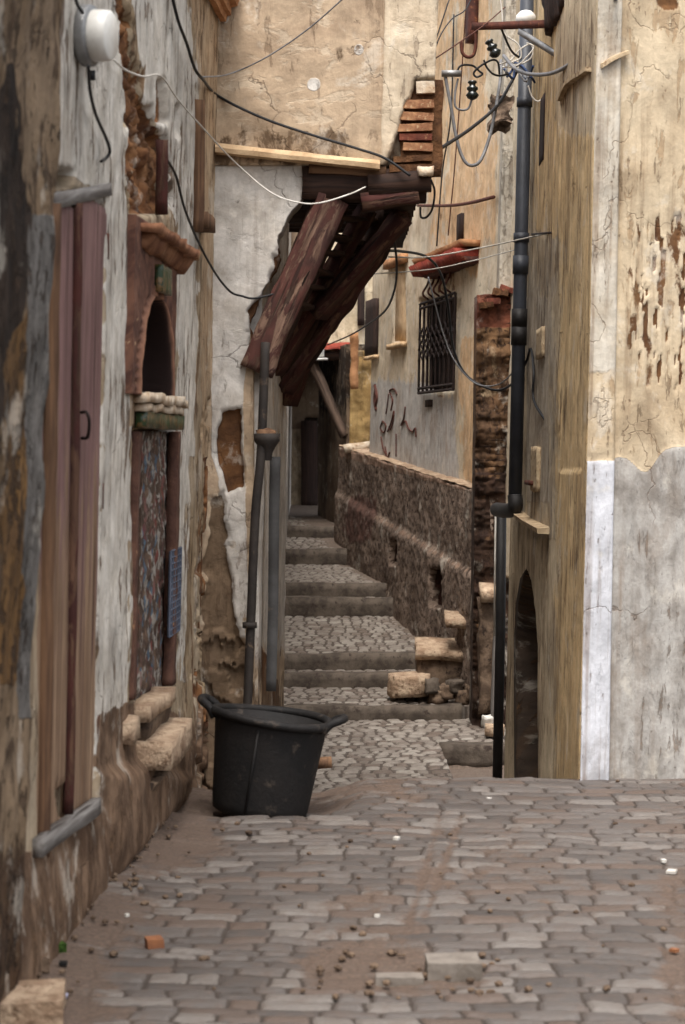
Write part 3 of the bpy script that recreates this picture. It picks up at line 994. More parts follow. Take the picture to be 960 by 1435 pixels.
# weather board along the foot, lintel, frame post
beam('weather_board', WL.at(52, 1188, 0.02), WL.at(133, 1130, 0.02), 0.035, 0.055, M['grey_wood'], door, seed=2)
beam('lintel', WL.at(66, 282, -0.02), WL.at(146, 266, -0.02), 0.05, 0.045, M['grey_wood'], door, seed=4)
beam('frame_post', WL.at(54, 1200, -0.01), WL.at(70, 285, -0.01), 0.05, 0.05, M['brown_wood'], door, seed=6)
beam('centre_batten', WL.at(96, 1140, 0.0), WL.at(107, 285, 0.0), 0.03, 0.03, M['red_wood'], door, seed=9)
for yy in (345, 695, 1020):
    px_ = 148 - (yy - 290) * 0.0215
    beam('hinge', WL.at(px_ - 2, yy - 18, -0.02), WL.at(px_ - 3, yy + 18, -0.02), 0.03, 0.03, M['rust'], door, cut=0.03, amp=0.003)
bm = bmesh.new()
add_tube(bm, catmull([WL.at(113, 578, 0.0), WL.at(121, 578, 0.03), WL.at(125, 590, 0.04), WL.at(123, 612, 0.03), WL.at(115, 614, 0.0)], 5), 0.006, 6)
bm_obj('handle', bm, M['iron'], door, True)

# ---- wall fountain
ft = bpy.data.objects.new('wall_fountain', None)
COL.objects.link(ft)
ft.parent = left
ft.matrix_parent_inverse = world_of(left).inverted()
ft.location = WL.at(216, 1000, 0.0)
ft['label'] = 'red ochre fountain niche with pointed arch and broken tile bed'

# frame plate with pointed arch cut out (grid sheet that sinks inside the arch)
fu0, fu1 = WL.hit(187, 480, 0.03)[0], WL.hit(246, 480, 0.03)[0]
fv0, fv1 = WL.hit(215, 556, 0.03)[1], WL.hit(215, 318, 0.03)[1]


def frame_fn(px, py, U, V):
    s = (U - fu0) / (fu1 - fu0)
    w = (V - fv0) / (fv1 - fv0)
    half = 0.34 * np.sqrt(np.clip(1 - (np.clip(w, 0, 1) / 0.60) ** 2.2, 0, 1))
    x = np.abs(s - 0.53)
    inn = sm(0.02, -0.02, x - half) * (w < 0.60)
    band = np.exp(-((x - half - 0.06) / 0.03) ** 2) * (w < 0.66)
    d = 0.03 + 0.006 * (fbm(U * 12, V * 12, 6, 4) - 0.5) * 2
    d = d + 0.012 * band
    bead = 0.5 + 0.5 * np.cos(V * 2 * math.pi / 0.038)
    d = d - 0.012 * bead * np.exp(-((x - half - 0.115) / 0.02) ** 2) * (w < 0.62)
    d = d - 0.12 * inn
    z = np.zeros(U.shape)
    return d, (sm(0.06, 0.01, x - half) * (w < 0.60), band * (x > half + 0.02), z, z)  # first mask: painted shade inside the arch, spread over its jamb


fm = plain('x', (1, 1, 1), (1, 1, 1))
bpy.data.materials.remove(fm)
t = NT('niche_frame_paint')
at = t.n('Attribute')
at.attribute_name = 'mask'
sp = t.n('SeparateColor')
t.set(sp.inputs[0], at.outputs['Color'])
n1 = t.noise(t.coords(), 9, 8, 0.68, 0.4)
c_ = t.mix(t.ramp(n1, 0.38, 0.62), lin((108, 76, 62)), lin((74, 50, 43)))
c_ = t.mix(t.math('MULTIPLY', sp.outputs[1], 0.55), c_, lin((168, 122, 96)))
c_ = t.mix(t.ramp(t.noise(t.coords(), 15, 7, 0.7), 0.62, 0.68), c_, lin((176, 146, 116)))
c_ = t.mix(sp.outputs[0], c_, lin((30, 18, 16)))  # darkness of the niche opening mixed in as colour
M['niche_frame'] = t.done(c_, 0.85, t.bump(n1, 0.7, 0.01), spec=0.2)
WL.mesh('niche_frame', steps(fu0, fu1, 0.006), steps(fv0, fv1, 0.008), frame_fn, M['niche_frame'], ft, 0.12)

# tile bed
pu0, pu1 = WL.hit(190, 800, -0.05)[0], WL.hit(243, 800, -0.05)[0]
pv0, pv1 = WL.hit(215, 975, -0.05)[1], WL.hit(215, 604, -0.05)[1]


def bed_fn(px, py, U, V):
    d = -0.035 + 0.014 * (fbm(U * 14, V * 14, 8, 5) - 0.5) * 2
    z = np.zeros(U.shape)
    return d, (z, z, z, z)


WL.mesh('tile_bed', steps(pu0, pu1, 0.012), steps(pv0, pv1, 0.012), bed_fn, M['mosaic'], ft, 0.05)


def wall_box(name, W, px0, px1, py0, py1, off0, off1, mat, parent, seed=0, amp=0.008, bev=0.01, cut=0.035, taper=0.0, freq=7.0):
    """box against wall W covering the pixels of its face, from off0 to off1 out of the wall"""
    um, vm = W.hit((px0 + px1) / 2, (py0 + py1) / 2, off1)
    ua, ub = W.hit(px0, (py0 + py1) / 2, max(off0, 0.0))[0], W.hit(px1, (py0 + py1) / 2, max(off0, 0.0))[0]
    va, vb = W.hit((px0 + px1) / 2, py1, off1)[1], W.hit((px0 + px1) / 2, py0, off1)[1]
    sx, sy, sz = abs(ub - ua), off1 - off0, abs(vb - va)
    bm = box_bm(sx, sy, sz, max(1, int(sx / cut)), max(1, int(sy / cut)), max(1, int(sz / cut)), bev)
    for v in bm.verts:
        k = 1 - taper * (1 - v.co.z / sz)
        v.co.y = (v.co.y + sy / 2) * k - sy / 2
    rough(bm, amp, freq, seed)
    o = bm_obj(name, bm, mat, parent, True)
    return place(o, W.frame((ua + ub) / 2, min(va, vb), (off0 + off1) / 2))


# hood: sloped moulded slab with a corbel under it
wall_box('hood', WL, 188, 246, 318, 346, 0.0, 0.09, M['hood'], ft, 3, 0.012, 0.012, 0.03, 0.5)
wall_box('hood', WL, 186, 247, 304, 317, 0.0, 0.115, M['hood'], ft, 5, 0.012, 0.010, 0.03, 0.1)
wall_box('keystone', WL, 214, 228, 366, 405, 0.02, 0.06, M['green_tile'], ft, 5, 0.006, 0.012, 0.02)
wall_box('shelf', WL, 186, 246, 551, 563, 0.0, 0.065, M['plaster_lump'], ft, 8, 0.014, 0.014, 0.025)
wall_box('shelf', WL, 188, 244, 566, 576, 0.0, 0.05, M['plaster_lump'], ft, 9, 0.012, 0.012, 0.025)
wall_box('tile_band', WL, 188, 244, 579, 600, 0.0, 0.045, M['green_tile'], ft, 4, 0.008, 0.008, 0.025)
wall_box('side_strip', WL, 185, 190, 604, 980, -0.03, 0.015, M['niche_red'], ft, 2, 0.006, 0.005, 0.03)
wall_box('side_strip', WL, 241, 246, 604, 960, -0.03, 0.015, M['niche_red'], ft, 7, 0.006, 0.005, 0.03)
wall_box('plinth', WL, 190, 220, 1018, 1056, -0.02, 0.06, M['rubble'], ft, 11, 0.012, 0.025, 0.03, 0.3, 4)
wall_box('plinth', WL, 188, 222, 998, 1019, -0.02, 0.07, M['pale_stone'], ft, 12, 0.012, 0.02, 0.03, 0.0, 4)
wall_box('stone_seat', WL, 188, 221, 1080, 1124, -0.05, 0.15, M['pale_stone'], ft, 13, 0.010, 0.022, 0.03, 0.0, 4)['label'] = 'pale worn stone slab seat'
wall_box('seat_support', WL, 188, 210, 1124, 1160, -0.05, 0.10, M['rubble'], ft, 14, 0.02, 0.03, 0.03, 0.5, 4)
wall_box('boulder', WL, 172, 181, 1022, 1050, -0.05, 0.04, M['pale_stone'], ft, 16, 0.02, 0.025, 0.03)

# blue-grey vent lattice
vent = bpy.data.objects.new('vent_grille', None)
COL.objects.link(vent)
vent.parent = left
vent.matrix_parent_inverse = world_of(left).inverted()
vent.location = WL.at(243, 890, 0.0)
gu0, gu1 = WL.hit(238, 830, 0.01)[0], WL.hit(252, 830, 0.01)[0]
gv0, gv1 = WL.hit(244, 890, 0.02)[1], WL.hit(244, 772, 0.02)[1]
bm = bmesh.new()


def bar(bm, W, u0, v0, u1, v1, off, r):
    add_tube(bm, [W.pt(u0, v0, off), W.pt(u1, v1, off)], r, 4)


for k in range(6):
    u = gu0 + (gu1 - gu0) * k / 5
    bar(bm, WL, u, gv0, u, gv1, 0.010, 0.007)
for k in range(14):
    v = gv0 + (gv1 - gv0) * k / 13
    bar(bm, WL, gu0, v, gu1, v, 0.012, 0.005)
bm_obj('lattice', bm, M['grille_blue'], vent)
wall_box('vent_back', WL, 238, 252, 773, 889, -0.01, 0.006, M['shutter'], vent, 1, 0.001, 0.001)

# weathered timber strip on the plaster
ts = beam('timber_strip', WL.at(276, 325, 0.02), WL.at(279, 140, 0.02), 0.05, 0.06, M['brown_wood'], left, seed=12)
wall_box('timber_block', WL, 271, 283, 282, 304, 0.0, 0.07, M['brown_wood'], left, 3, 0.006, 0.01, 0.03)
beam('red_strip', WL.at(226, 300, 0.015), WL.at(226, 195, 0.015), 0.05, 0.05, M['red_wood'], left, seed=15)

# ---- lamp on the left wall
lampC = WL.at(141, 50, 0.0)
lamp = empty('wall_lamp', WL.at(118, 50, 0.02), 'round white enamelled lamp drum fixed high above the mauve door', 'lamp')
c0 = WL.at(116, 50, 0.01)
ax = Vector((0.975, -0.20, -0.04)).normalized()
Ml = axis_matrix(c0, c0 + ax)
lathe('drum', [(0, 0.04), (0.082, 0.036), (0.085, 0.042), (0.084, 0.07), (0.081, 0.094), (0.074, 0.1), (0.0, 0.102)], Ml, M['lamp_body'], lamp, 40)
lathe('mount_ring', [(0, 0.0), (0.097, 0.0), (0.101, 0.006), (0.101, 0.028), (0.097, 0.038), (0.0, 0.04)], Ml, M['galv'], lamp, 40)
bm = bmesh.new()
add_tube(bm, [c0 + Vector((0.03, 0, -0.115)), c0 + Vector((0.03, 0, -0.145))], 0.012, 10)
bm_obj('cable_gland', bm, M['cable_black'], lamp, True)

# ================================================================== OVERHANGING HOUSE
over = empty('overhanging_house', (-0.45, 10.4, -0.1), 'house with propped upper storey jutting over the alley', 'house')
D2 = 10.4
WF = Wall(((270 - CX) / F * D2, D2), ((372 - CX) / F * D2, D2), 0.02)
if WF.n.y > 0: WF.n = -WF.n


def lower_fn(px, py, U, V):
    jag = 20 * (fbm(U * 9, V * 9, 221, 4) - 0.5)
    d = 0.010 * (fbm(U * 4, V * 4, 25, 5) - 0.5) * 2 + 0.005 * (fbm(U * 16, V * 16, 29, 4) - 0.5)
    bare = poly(px + jag * 0.7, py + jag, [(310, 575), (336, 570), (338, 680), (318, 690), (306, 640)], 4)
    rot = poly(px + jag, py, [(296, 700), (312, 690), (330, 860), (352, 960), (360, 1120), (270, 1120), (284, 860)], 6)
    edge = poly(px + jag * 1.2, py + jag, [(432, 268), (352, 440), (348, 490), (366, 490), (380, 430), (420, 330), (450, 262)], 5)
    d = d - 0.045 * bare - 0.03 * rot * (fbm(U * 8, V * 8, 93) > 0.4) - 0.05 * edge
    white = poly(px, py, [(300, 205), (430, 205), (430, 240), (420, 330), (350, 470), (340, 560), (350, 900), (320, 700), (296, 640)], 8)
    white = np.maximum(white, 0.62 * poly(px, py, [(300, 660), (350, 660), (350, 900), (310, 900)], 14))
    dirt = np.clip(0.8 * rot + 0.4 * sm(620, 1000, py), 0, 1) * (1 - white * 0.4)
    z = np.zeros(U.shape)
    return d, (white, np.clip(bare + edge + 0.72 * rot * fbm(U * 5, V * 5, 95), 0, 1), z, dirt)


vsF = steps(-1.1, 3.1, 0.011)
pyF = HY - (vsF - EYE) / D2 * F
rag = fbm(vsF * 7, vsF * 0 + 3, 61, 5) - 0.5
edge_px = np.interp(pyF, [200, 262, 300, 350, 420, 470, 500, 1100], [430, 428, 408, 388, 366, 352, 355, 356]) + rag * 34 * sm(255, 285, pyF) * sm(480, 455, pyF)
uR = (edge_px - 270) / F * D2 - 0.02 * vsF
TF, VF = np.meshgrid(np.linspace(0, 1, 64), vsF)
UF = TF * uR[:, None]
posF = np.array(WF.A) + UF[..., None] * np.array(WF.t) + VF[..., None] * np.array(WF.up)
dF, mF = lower_fn(CX + F * posF[..., 0] / D2, HY - F * (posF[..., 2] - EYE) / D2, UF, VF)
fw = sheet('front_wall', posF, np.array(WF.n), np.stack([UF, VF], -1), dF, np.stack(mF, -1), M['upper'], over, 0.25)
if fw.data.polygons[0].normal.dot(WF.n) < 0: fw.data.flip_normals()
# alley side wall
alley_pts = [(-0.452, D2 + 0.11), (-0.37, 12.5), (-0.60, 18.8), (-0.74, 26.0), (-0.86, 34.0)]


def side_fn(px, py, U, V):
    d = 0.008 * (fbm(U * 3, V * 3, 125, 5) - 0.5) * 2 + 0.004 * (fbm(U * 16, V * 16, 129, 4) - 0.5)
    white = 0.62 + 0.3 * (fbm(U * 2, V * 1, 7) - 0.5) - 0.3 * sm(850, 1000, py)
    bare = poly(px, py, [(368, 905), (392, 960), (392, 1010), (366, 1010)], 6) * 0.9
    z = np.zeros(U.shape)
    return d, (white, bare, z, 0.5 * sm(700, 1000, py))


for i, (a, b) in enumerate(zip(alley_pts, alley_pts[1:])):
    w = Wall(a, b, 0.012)
    if w.n.x < 0: w.n = -w.n
    dv = 0.015 if i == 0 else 0.06
    top = 3.0 if i == 0 else 4.6
    tgt = over
    w.mesh('alley_wall', steps(0, w.len + (0.1 if i else 0.0), dv), steps(-1.1, top, dv), side_fn, M['upper'], tgt, 0.3)
    if i == 0: WA = w

# upper storey front: from left inner corner to the outer end
XB = lambda px, z: (px - CX) / F * D2
UO = Wall((XB(296, 0) - 0.04, D2 - 0.02), (XB(616, 0), D2 - 0.02), 0.0)
if UO.n.y > 0: UO.n = -UO.n


def upper_fn(px, py, U, V):
    jag = 14 * (fbm(U * 9, V * 9, 321, 4) - 0.5)
    d = 0.007 * (fbm(U * 3, V * 5, 225, 5) - 0.5) * 2 + 0.004 * (fbm(U * 9, V * 22, 229, 4) - 0.5)
    strip = poly(px, py, [(541, -60), (640, -60), (640, 260), (530, 240), (538, 60)], 3)
    d = d + 0.018 * strip
    brick = poly(px + jag, py, [(584, 113), (640, 110), (640, 250), (532, 250), (556, 200), (572, 150)], 3)
    d = d - 0.09 * brick
    dirt = np.clip(0.55 * rect(px, py, 290, 560, 175, 240, 20) + 0.5 * rect(px, py, 440, 530, 60, 90, 10) + 0.35 * fbm(U * 2, V * 3, 45), 0, 1) * (1 - strip)
    w = 0.95 * (np.exp(-((px - 440) / 11) ** 2 - ((py - 118) / 11) ** 2) + np.exp(-((px - 503) / 8) ** 2 - ((py - 70) / 9) ** 2))
    w = np.maximum(w, rect(px, py, 300, 330, -60, 40, 12) * 0.5)
    return d, (w, np.clip(brick, 0, 1), strip * (0.5 + 0.45 * sm(100, 60, py) + 0.42 * rect(px, py, 540, 640, 80, 190, 20)), dirt * 0.72)


zU0 = EYE + (HY - 232) / F * D2
us_ = steps(0, UO.len, 0.01)
ow = UO.mesh('upper_wall', us_, np.unique(np.concatenate([steps(zU0, 4.05, 0.01), steps(4.05, 4.4, 0.1)])), upper_fn, M['upper'], over, 0.2)
# raking right edge: lean the outer end outwards as it rises
for v in ow.data.vertices:
    s = max(0.0, (v.co.x - 0.2) / 0.3)
    v.co.x += s * (v.co.z - zU0) * 0.045 - s * 0.045
ow.data.update()
# flank of the upper storey above the alley and its roof-side body
bm = box_bm(0.2, 2.6, 4.38 - zU0, 2, 12, 10)
rough(bm, 0.008, 3, 6)
place(bm_obj('flank_wall', bm, M['trim'], over, True), Matrix.Translation((0.345, D2 + 0.19 + 1.3, zU0 + 0.01)))

# floor ledge (slopes down to the right)
def extrude_profile(name, pts_path, prof, mat, parent, out, up=Vector((0, 0, 1)), amp=0.004, smooth=False):
    bm = bmesh.new()
    rows = []
    for i, p in enumerate(pts_path):
        rows.append([bm.verts.new(p + out * y + up * z + mnoise.noise_vector(p * 6 + Vector((y * 30, z * 30, 0))) * amp) for y, z in prof])
    n = len(prof)
    for a, b in zip(rows, rows[1:]):
        for k in range(n): bm.faces.new((a[k], a[(k + 1) % n], b[(k + 1) % n], b[k]))
    bm.faces.new(rows[0])
    bm.faces.new(list(reversed(rows[-1])))
    bmesh.ops.recalc_face_normals(bm, faces=bm.faces)
    return bm_obj(name, bm, mat, parent, smooth)


lp = [P(302 + (532 - 302) * k / 20, 208 + (232 - 208) * k / 20, D2 - 0.04) for k in range(21)]
extrude_profile('ledge', lp, [(-0.02, -0.028), (0.05, -0.024), (0.055, 0.0), (0.045, 0.022), (-0.02, 0.03)], M['trim'], over, Vector((0, -1, 0)))

# exposed bricks at the broken corner
bk = [(596, 122, 26, 20, 'plaster_lump'), (586, 146, 44, 14, 'brick'), (582, 163, 48, 13, 'brick'), (581, 178, 50, 13, 'brick'), (582, 192, 46, 10, 'red_brick'),
      (585, 206, 42, 13, 'brick'), (578, 222, 54, 10, 'mortar'), (576, 236, 60, 12, 'mortar')]
for i, (x, y, w_, h_, m_) in enumerate(bk):
    ww, hh = w_ / F * D2, h_ / F * D2
    p = P(x, y + h_ / 2, D2)
    stone('exposed_brick', Matrix.Translation((p.x, D2 + 0.03, p.z)) @ Matrix.Rotation(0.05 * ((i * 7) % 3 - 1), 4, 'Y'), ww, 0.12, hh * 0.86, M[m_], over, 0.03, 0.007, 7, 0.003, i, False)
bm = box_bm(0.22, 0.10, 0.50, 8, 3, 14)
rough(bm, 0.012, 9, 4)
pp = P(592, 245, D2)
place(bm_obj('mortar_bed', bm, M['mortar'], over, True), Matrix.Translation((pp.x - 0.005, D2 + 0.06, pp.z)))
# edge beam under the front, carved outer end
beam('edge_beam', P(424, 258, D2 + 0.06), P(598, 262, D2 + 0.06), 0.13, 0.16, M['dark_wood'], over, seed=21, amp=0.02)
beam('edge_beam', P(516, 258, D2 - 0.02), P(604, 254, D2 - 0.02), 0.07, 0.10, M['dark_wood'], over, seed=23, amp=0.02)
beam('edge_beam', P(506, 284, D2 + 0.0), P(586, 272, D2 + 0.0), 0.09, 0.085, M['red_wood'], over, seed=24, amp=0.025)
beam('edge_beam', P(432, 236, D2 + 0.02), P(540, 240, D2 + 0.02), 0.1, 0.06, M['brown_wood'], over, seed=29, amp=0.02)
wall_t = P(596, 247, D2 - 0.05)
stone('broken_pipe_end', Matrix.Translation(wall_t), 0.08, 0.08, 0.05, M['plaster_lump'], over, 0.02, 0.012, 14, 0.012, 3)
# soffit boards
for k in range(9):
    y = D2 + 0.2 + 0.26 * k
    beam('soffit_board', Vector((-0.44, y + 0.12, zU0 + 0.03)), Vector((0.42, y + 0.12, zU0 + 0.01)), 0.04, 0.24, M['dark_wood'], over, seed=30 + k, cut=0.12, amp=0.012)
bx = box_bm(0.16, 2.4, 0.16, 2, 16, 2, 0.01)
rough(bx, 0.015, 4, 9)
place(bm_obj('edge_beam', bx, M['dark_wood'], over, True), Matrix.Translation((0.31, D2 + 1.4, zU0 - 0.17)))
# struts
beam('strut', P(358, 520, D2 + 0.02), P(466, 276, D2 + 0.06), 0.12, 0.16, M['pale_red_wood'], over, seed=41, amp=0.026, freq=7, cut=0.03, bev=0.012)
a0, a1, b0, b1 = P(362, 515, 10.62), P(466, 280, 10.6), P(388, 530, 12.0), P(550, 288, 11.25)
for k in range(6):
    tt = 0.40 + 0.1 * k
    beam('lath', a0.lerp(a1, tt), b0.lerp(b1, tt - 0.02 + 0.03 * (k % 2)), 0.10, 0.022, M['dark_wood'], over, seed=90 + k, cut=0.05, amp=0.012)
beam('strut', P(366, 500, D2 + 0.05), P(430, 350, D2 + 0.05), 0.10, 0.12, M['dark_wood'], over, seed=42, amp=0.02)
beam('strut', P(388, 530, 12.0), P(550, 288, 11.2), 0.20, 0.15, M['dark_wood'], over, seed=43, amp=0.034, freq=7, cut=0.04, bev=0.015)
beam('strut', P(400, 548, 11.7), P(564, 293, 10.9), 0.08, 0.06, M['red_wood'], over, seed=45, amp=0.026, freq=8, cut=0.03)
beam('strut', P(444, 440, 11.2), P(566, 306, 10.75), 0.10, 0.07, M['red_wood'], over, seed=44, amp=0.016)
beam('strut', P(370, 512, 10.95), P(474, 284, 10.75), 0.09, 0.10, M['dark_wood'], over, seed=51, amp=0.016)
beam('strut', P(384, 520, 11.5), P(516, 292, 11.0), 0.08, 0.08, M['red_wood'], over, seed=52, amp=0.014)
beam('strut', P(404, 566, 12.2), P(424, 505, 12.1), 0.10, 0.08, M['red_wood'], over, seed=47, amp=0.02)
beam('strut', P(470, 430, 12.4), P(528, 300, 11.9), 0.07, 0.08, M['red_wood'], over, seed=48, amp=0.01)

# drainpipe with hopper on the front edge, second pipe and plank
pipeA = empty('drainpipe', P(350, 1000, D2 - 0.1), 'dark rusted drainpipe with broken hopper beside the tub', 'pipe')
tube('pipe', [P(346, 1010, D2 - 0.09), P(352, 860, D2 - 0.09), P(358, 720, D2 - 0.09), P(366, 632, D2 - 0.09), P(372, 480, D2 - 0.05)], 0.024, M['pipe_rust'], pipeA, True, 6, 14)
hop = P(374, 640, D2 - 0.07)
lathe('hopper', [(0.025, -0.02), (0.03, 0.02), (0.045, 0.05), (0.066, 0.08), (0.07, 0.12), (0.06, 0.12), (0.05, 0.07), (0.0, 0.05)], Matrix.Translation(hop), M['pipe_rust'], pipeA, 20)
stone('rubble_fill', Matrix.Translation(hop + Vector((0, 0, 0.085))), 0.09, 0.09, 0.05, M['brown_wood'], pipeA, 0.025, 0.03, 14, 0.01, 5)
tube('collar', [P(350, 880, D2 - 0.09), P(350, 872, D2 - 0.09)], 0.038, M['pipe_rust'], pipeA, False, 4, 14)
pl = beam('plank', P(380, 968, D2 + 0.35), P(386, 640, D2 + 0.35), 0.05, 0.055, M['slate'], None, seed=50, amp=0.003)
tag(pl, 'slim grey board standing upright against the alley corner', 'board')

# ================================================================== RIGHT CORNER HOUSE
corner = empty('corner_house', (1.5, 10, 0), 'ochre streaked house on the right with blue-white painted corner', 'house')
A1 = (1.165, 9.8)
W1 = Wall((1.147, 9.794), (4.2, 10.9), 0.024)
if W1.n.y > 0: W1.n = -W1.n


def r1_fn(px, py, U, V):
    jag = 16 * (fbm(U * 5, V * 5, 421, 4) - 0.5)
    xe = 860 + (640 - py) * 0.018
    pil = 1 - sm(-3, 3, px - xe)
    d = 0.006 * (fbm(U * 2, V * 1.5, 325, 5) - 0.5) * 2 + 0.003 * (fbm(U * 16, V * 9, 329, 4) - 0.5)
    d = d + 0.03 * pil
    groove = np.exp(-((px - xe) / 3.0) ** 2)
    d = d - 0.012 * groove
    topline = 640 + jag * 0.35 + 10 * (fbm(U * 3, V * 0 + 2, 17) - 0.5)
    base_l = sm(-2, 2, py - (topline + 4 * pil - 16 * sm(880, 960, px) + 26 * np.exp(-((px - 905) / 18) ** 2)))
    blue = base_l * pil
    cem_or_shade = base_l * (1 - pil)
    cem_or_shade = np.clip(cem_or_shade, 0, 1)
    d = d + 0.006 * base_l
    grey = pil * (0.55 + 0.5 * rect(px, py, 800, 880, 100, 500, 40)) * (1 - base_l) * (1 - 0.8 * rect(px, py, 800, 880, 530, 640, 20))
    grey = np.maximum(grey, (1 - pil) * 0.42 * sm(200, 330, py) * (1 - base_l) * (1 - 0.6 * rect(px, py, 860, 1000, 500, 640, 30)))
    chips = poly(px + jag * 0.6, py, [(898, 470), (918, 470), (916, 550), (902, 545)], 10) * 0.62
    chips = np.maximum(chips, 0.52 * poly(px + jag * 2, py, [(905, 300), (1010, 290), (1010, 460), (940, 430), (915, 370)], 40) * (0.35 + fbm(U * 16, V * 5, 12)))
    chips = np.maximum(chips, 0.62 * rect(px + jag, py, 915, 958, -40, 16, 12))
    chips = np.maximum(chips, 0.8 * rect(px, py, 880, 1010, 290, 560, 60) * sm(0.54, 0.62, fbm(U * 34, V * 5.5, 14, 4)))
    d = d - 0.01 * sm(0.45, 0.6, chips)
    return d, (np.clip(grey, 0, 1), np.clip(chips, 0, 1) * (1 - base_l), blue, cem_or_shade)


W1.mesh('front_wall', np.unique(np.concatenate([steps(0, 1.0, 0.009), steps(1.0, W1.len, 0.08)])), np.unique(np.concatenate([steps(-0.3, 3.9, 0.011), steps(3.9, 4.3, 0.1)])), r1_fn, M['corner'], corner, 0.15, (-0.25, -0.97, 0.0))
W2 = Wall((1.165, 9.86), (1.172, 14.25), 0.024)
if W2.n.x > 0: W2.n = -W2.n
ARCH2 = [(724, 1130), (724, 900), (727, 850), (733, 815), (738, 800), (744, 818), (750, 860), (753, 920), (753, 1130)]


def r2_fn(px, py, U, V):
    jag = 10 * (fbm(U * 5, V * 5, 521, 4) - 0.5)
    d = 0.006 * (fbm(U * 2, V * 1.2, 425, 5) - 0.5) * 2 + 0.008 * (fbm(U * 11, V * 0.8, 429, 4) - 0.5)
    a = poly(px, py, ARCH2, 1.2)
    d = d - 0.34 * a
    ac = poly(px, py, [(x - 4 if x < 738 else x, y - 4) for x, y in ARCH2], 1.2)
    pan = poly(px, py, [(783, 660), (785, 150), (792, 122), (812, 108), (815, 660)], 2.0)
    d = d - 0.012 * pan
    grey = 0.50 * rect(px, py, 735, 783, 330, 760, 6) + 0.75 * rect(px, py, 740, 766, 420, 700, 4)
    brown = 0.22 * rect(px, py, 760, 812, 700, 1100, 60) + 0.36 * sm(200, 900, py) * fbm(U * 6, V * 0.3, 31)
    brown = np.clip(brown + 0.2 * rect(px, py, 790, 812, 300, 520, 40), 0, 1) * (1 - ac)
    cem_or_shade = ac  # here no cement: arch interior shade painted as a dark coat, far jamb included
    och = 0.62 * poly(px, py, [(782, 185), (850, 185), (850, 1300), (776, 1300)], 22) + 0.5 * rect(px, py, 745, 785, -60, 330, 12) + 0.25 * fbm(U * 3, V * 0.6, 57)
    return d, (grey, brown, np.clip(och, 0, 1) * (1 - ac), cem_or_shade)


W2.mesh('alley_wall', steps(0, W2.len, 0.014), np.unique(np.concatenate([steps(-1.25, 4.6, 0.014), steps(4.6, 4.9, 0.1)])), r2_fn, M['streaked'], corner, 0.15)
# end wall of the corner house closing towards the recess
WE = Wall((1.172, 14.25), (2.6, 14.3), 0.024)
if WE.n.y < 0: WE.n = -WE.n
zf = lambda px, py, U, V: (0.006 * (fbm(U * 3, V * 3, 3) - 0.5), tuple(np.zeros(U.shape) for _ in range(4)))
WE.mesh('end_wall', steps(0, WE.len, 0.05), steps(-1.25, 4.9, 0.06), zf, M['corner'], corner, 0.15)
# plaster moulding running up over the panel
extrude_profile('moulding', catmull([W2.at(786, 140, 0.0), W2.at(796, 118, 0.0), W2.at(826, 97, 0.01)], 6), [(-0.01, -0.012), (0.02, -0.008), (0.02, 0.012), (-0.01, 0.014)], M['wall_trim'], corner, W2.n)
extrude_profile('moulding', catmull([W1.at(842, 93, 0.03), W1.at(860, 82, 0.03), W1.at(880, 74, 0.02)], 6), [(-0.01, -0.012), (0.02, -0.008), (0.02, 0.012), (-0.01, 0.014)], M['wall_trim'], corner, W1.n)
# little ledge and relief by the pipe
extrude_profile('sill', [W2.at(726, 716, 0), W2.at(748, 732, 0), W2.at(770, 744, 0)], [(-0.01, -0.02), (0.07, -0.016), (0.075, 0.012), (-0.01, 0.02)], M['wall_trim'], corner, W2.n)
wall_box('relief', W2, 748, 757, 626, 690, -0.01, 0.02, M['wall_trim'], corner, 6, 0.006, 0.005, 0.03)
wall_box('relief', W2, 746, 752, 676, 682, -0.01, 0.05, M['rust'], corner, 7, 0.006, 0.005, 0.03)
wall_box('relief', W2, 755, 764, 458, 500, -0.01, 0.018, M['wall_trim'], corner, 8, 0.006, 0.005, 0.03)
wall_box('slot', W2, 757, 763, 135, 225, -0.01, 0.004, M['shutter'], corner, 9, 0.001, 0.001, 0.05)

# main drainpipe on the corner house
uP = W2.hit(730, 400, 0.06)[0]
dp = empty('downpipe', W2.pt(uP, -0.2, 0.05), 'tall grey downpipe with collars on the streaked ochre wall', 'pipe')
zT, zB = W2.hit(733, 95, 0.06)[1], W2.hit(728, 700, 0.06)[1]
tube('pipe', [W2.pt(uP, zB, 0.065), W2.pt(uP, (zB + zT) / 2, 0.065), W2.pt(uP, zT + 0.5, 0.065)], 0.045, M['pipe'], dp, False, 4, 20)
for yy in (155, 335, 372, 445, 470):
    v = W2.hit(730, yy, 0.06)[1]
    h = 0.03 if yy in (155, 335) else 0.06
    tube('collar', [W2.pt(uP, v - h, 0.065), W2.pt(uP, v + h, 0.065)], 0.052, M['pipe_dark'] if yy > 400 else M['pipe'], dp, False, 4, 20)
pend = W2.pt(uP, zB, 0.065)
tube('elbow', [pend + Vector((0, 0, 0.02)), pend + Vector((0, 0, -0.06)), pend + Vector((-0.03, 0.25, -0.09)), pend + Vector((-0.06, 0.75, -0.10))], 0.05, M['pipe_dark'], dp, True, 8, 18)
lowp = P(703, 716, 14.4)
tube('lower_pipe', [lowp + Vector((0, 0, 0.03)), lowp + Vector((-0.01, 0, -0.9)), lowp + Vector((-0.035, 0, -2.1))], 0.036, M['pipe_dark'], dp, False, 4, 14)
tube('white_conduit', [lowp + Vector((-0.045, -0.02, 0.0)), lowp + Vector((-0.055, -0.02, -0.9))], 0.007, M['cable_white'], dp, False, 4, 6)

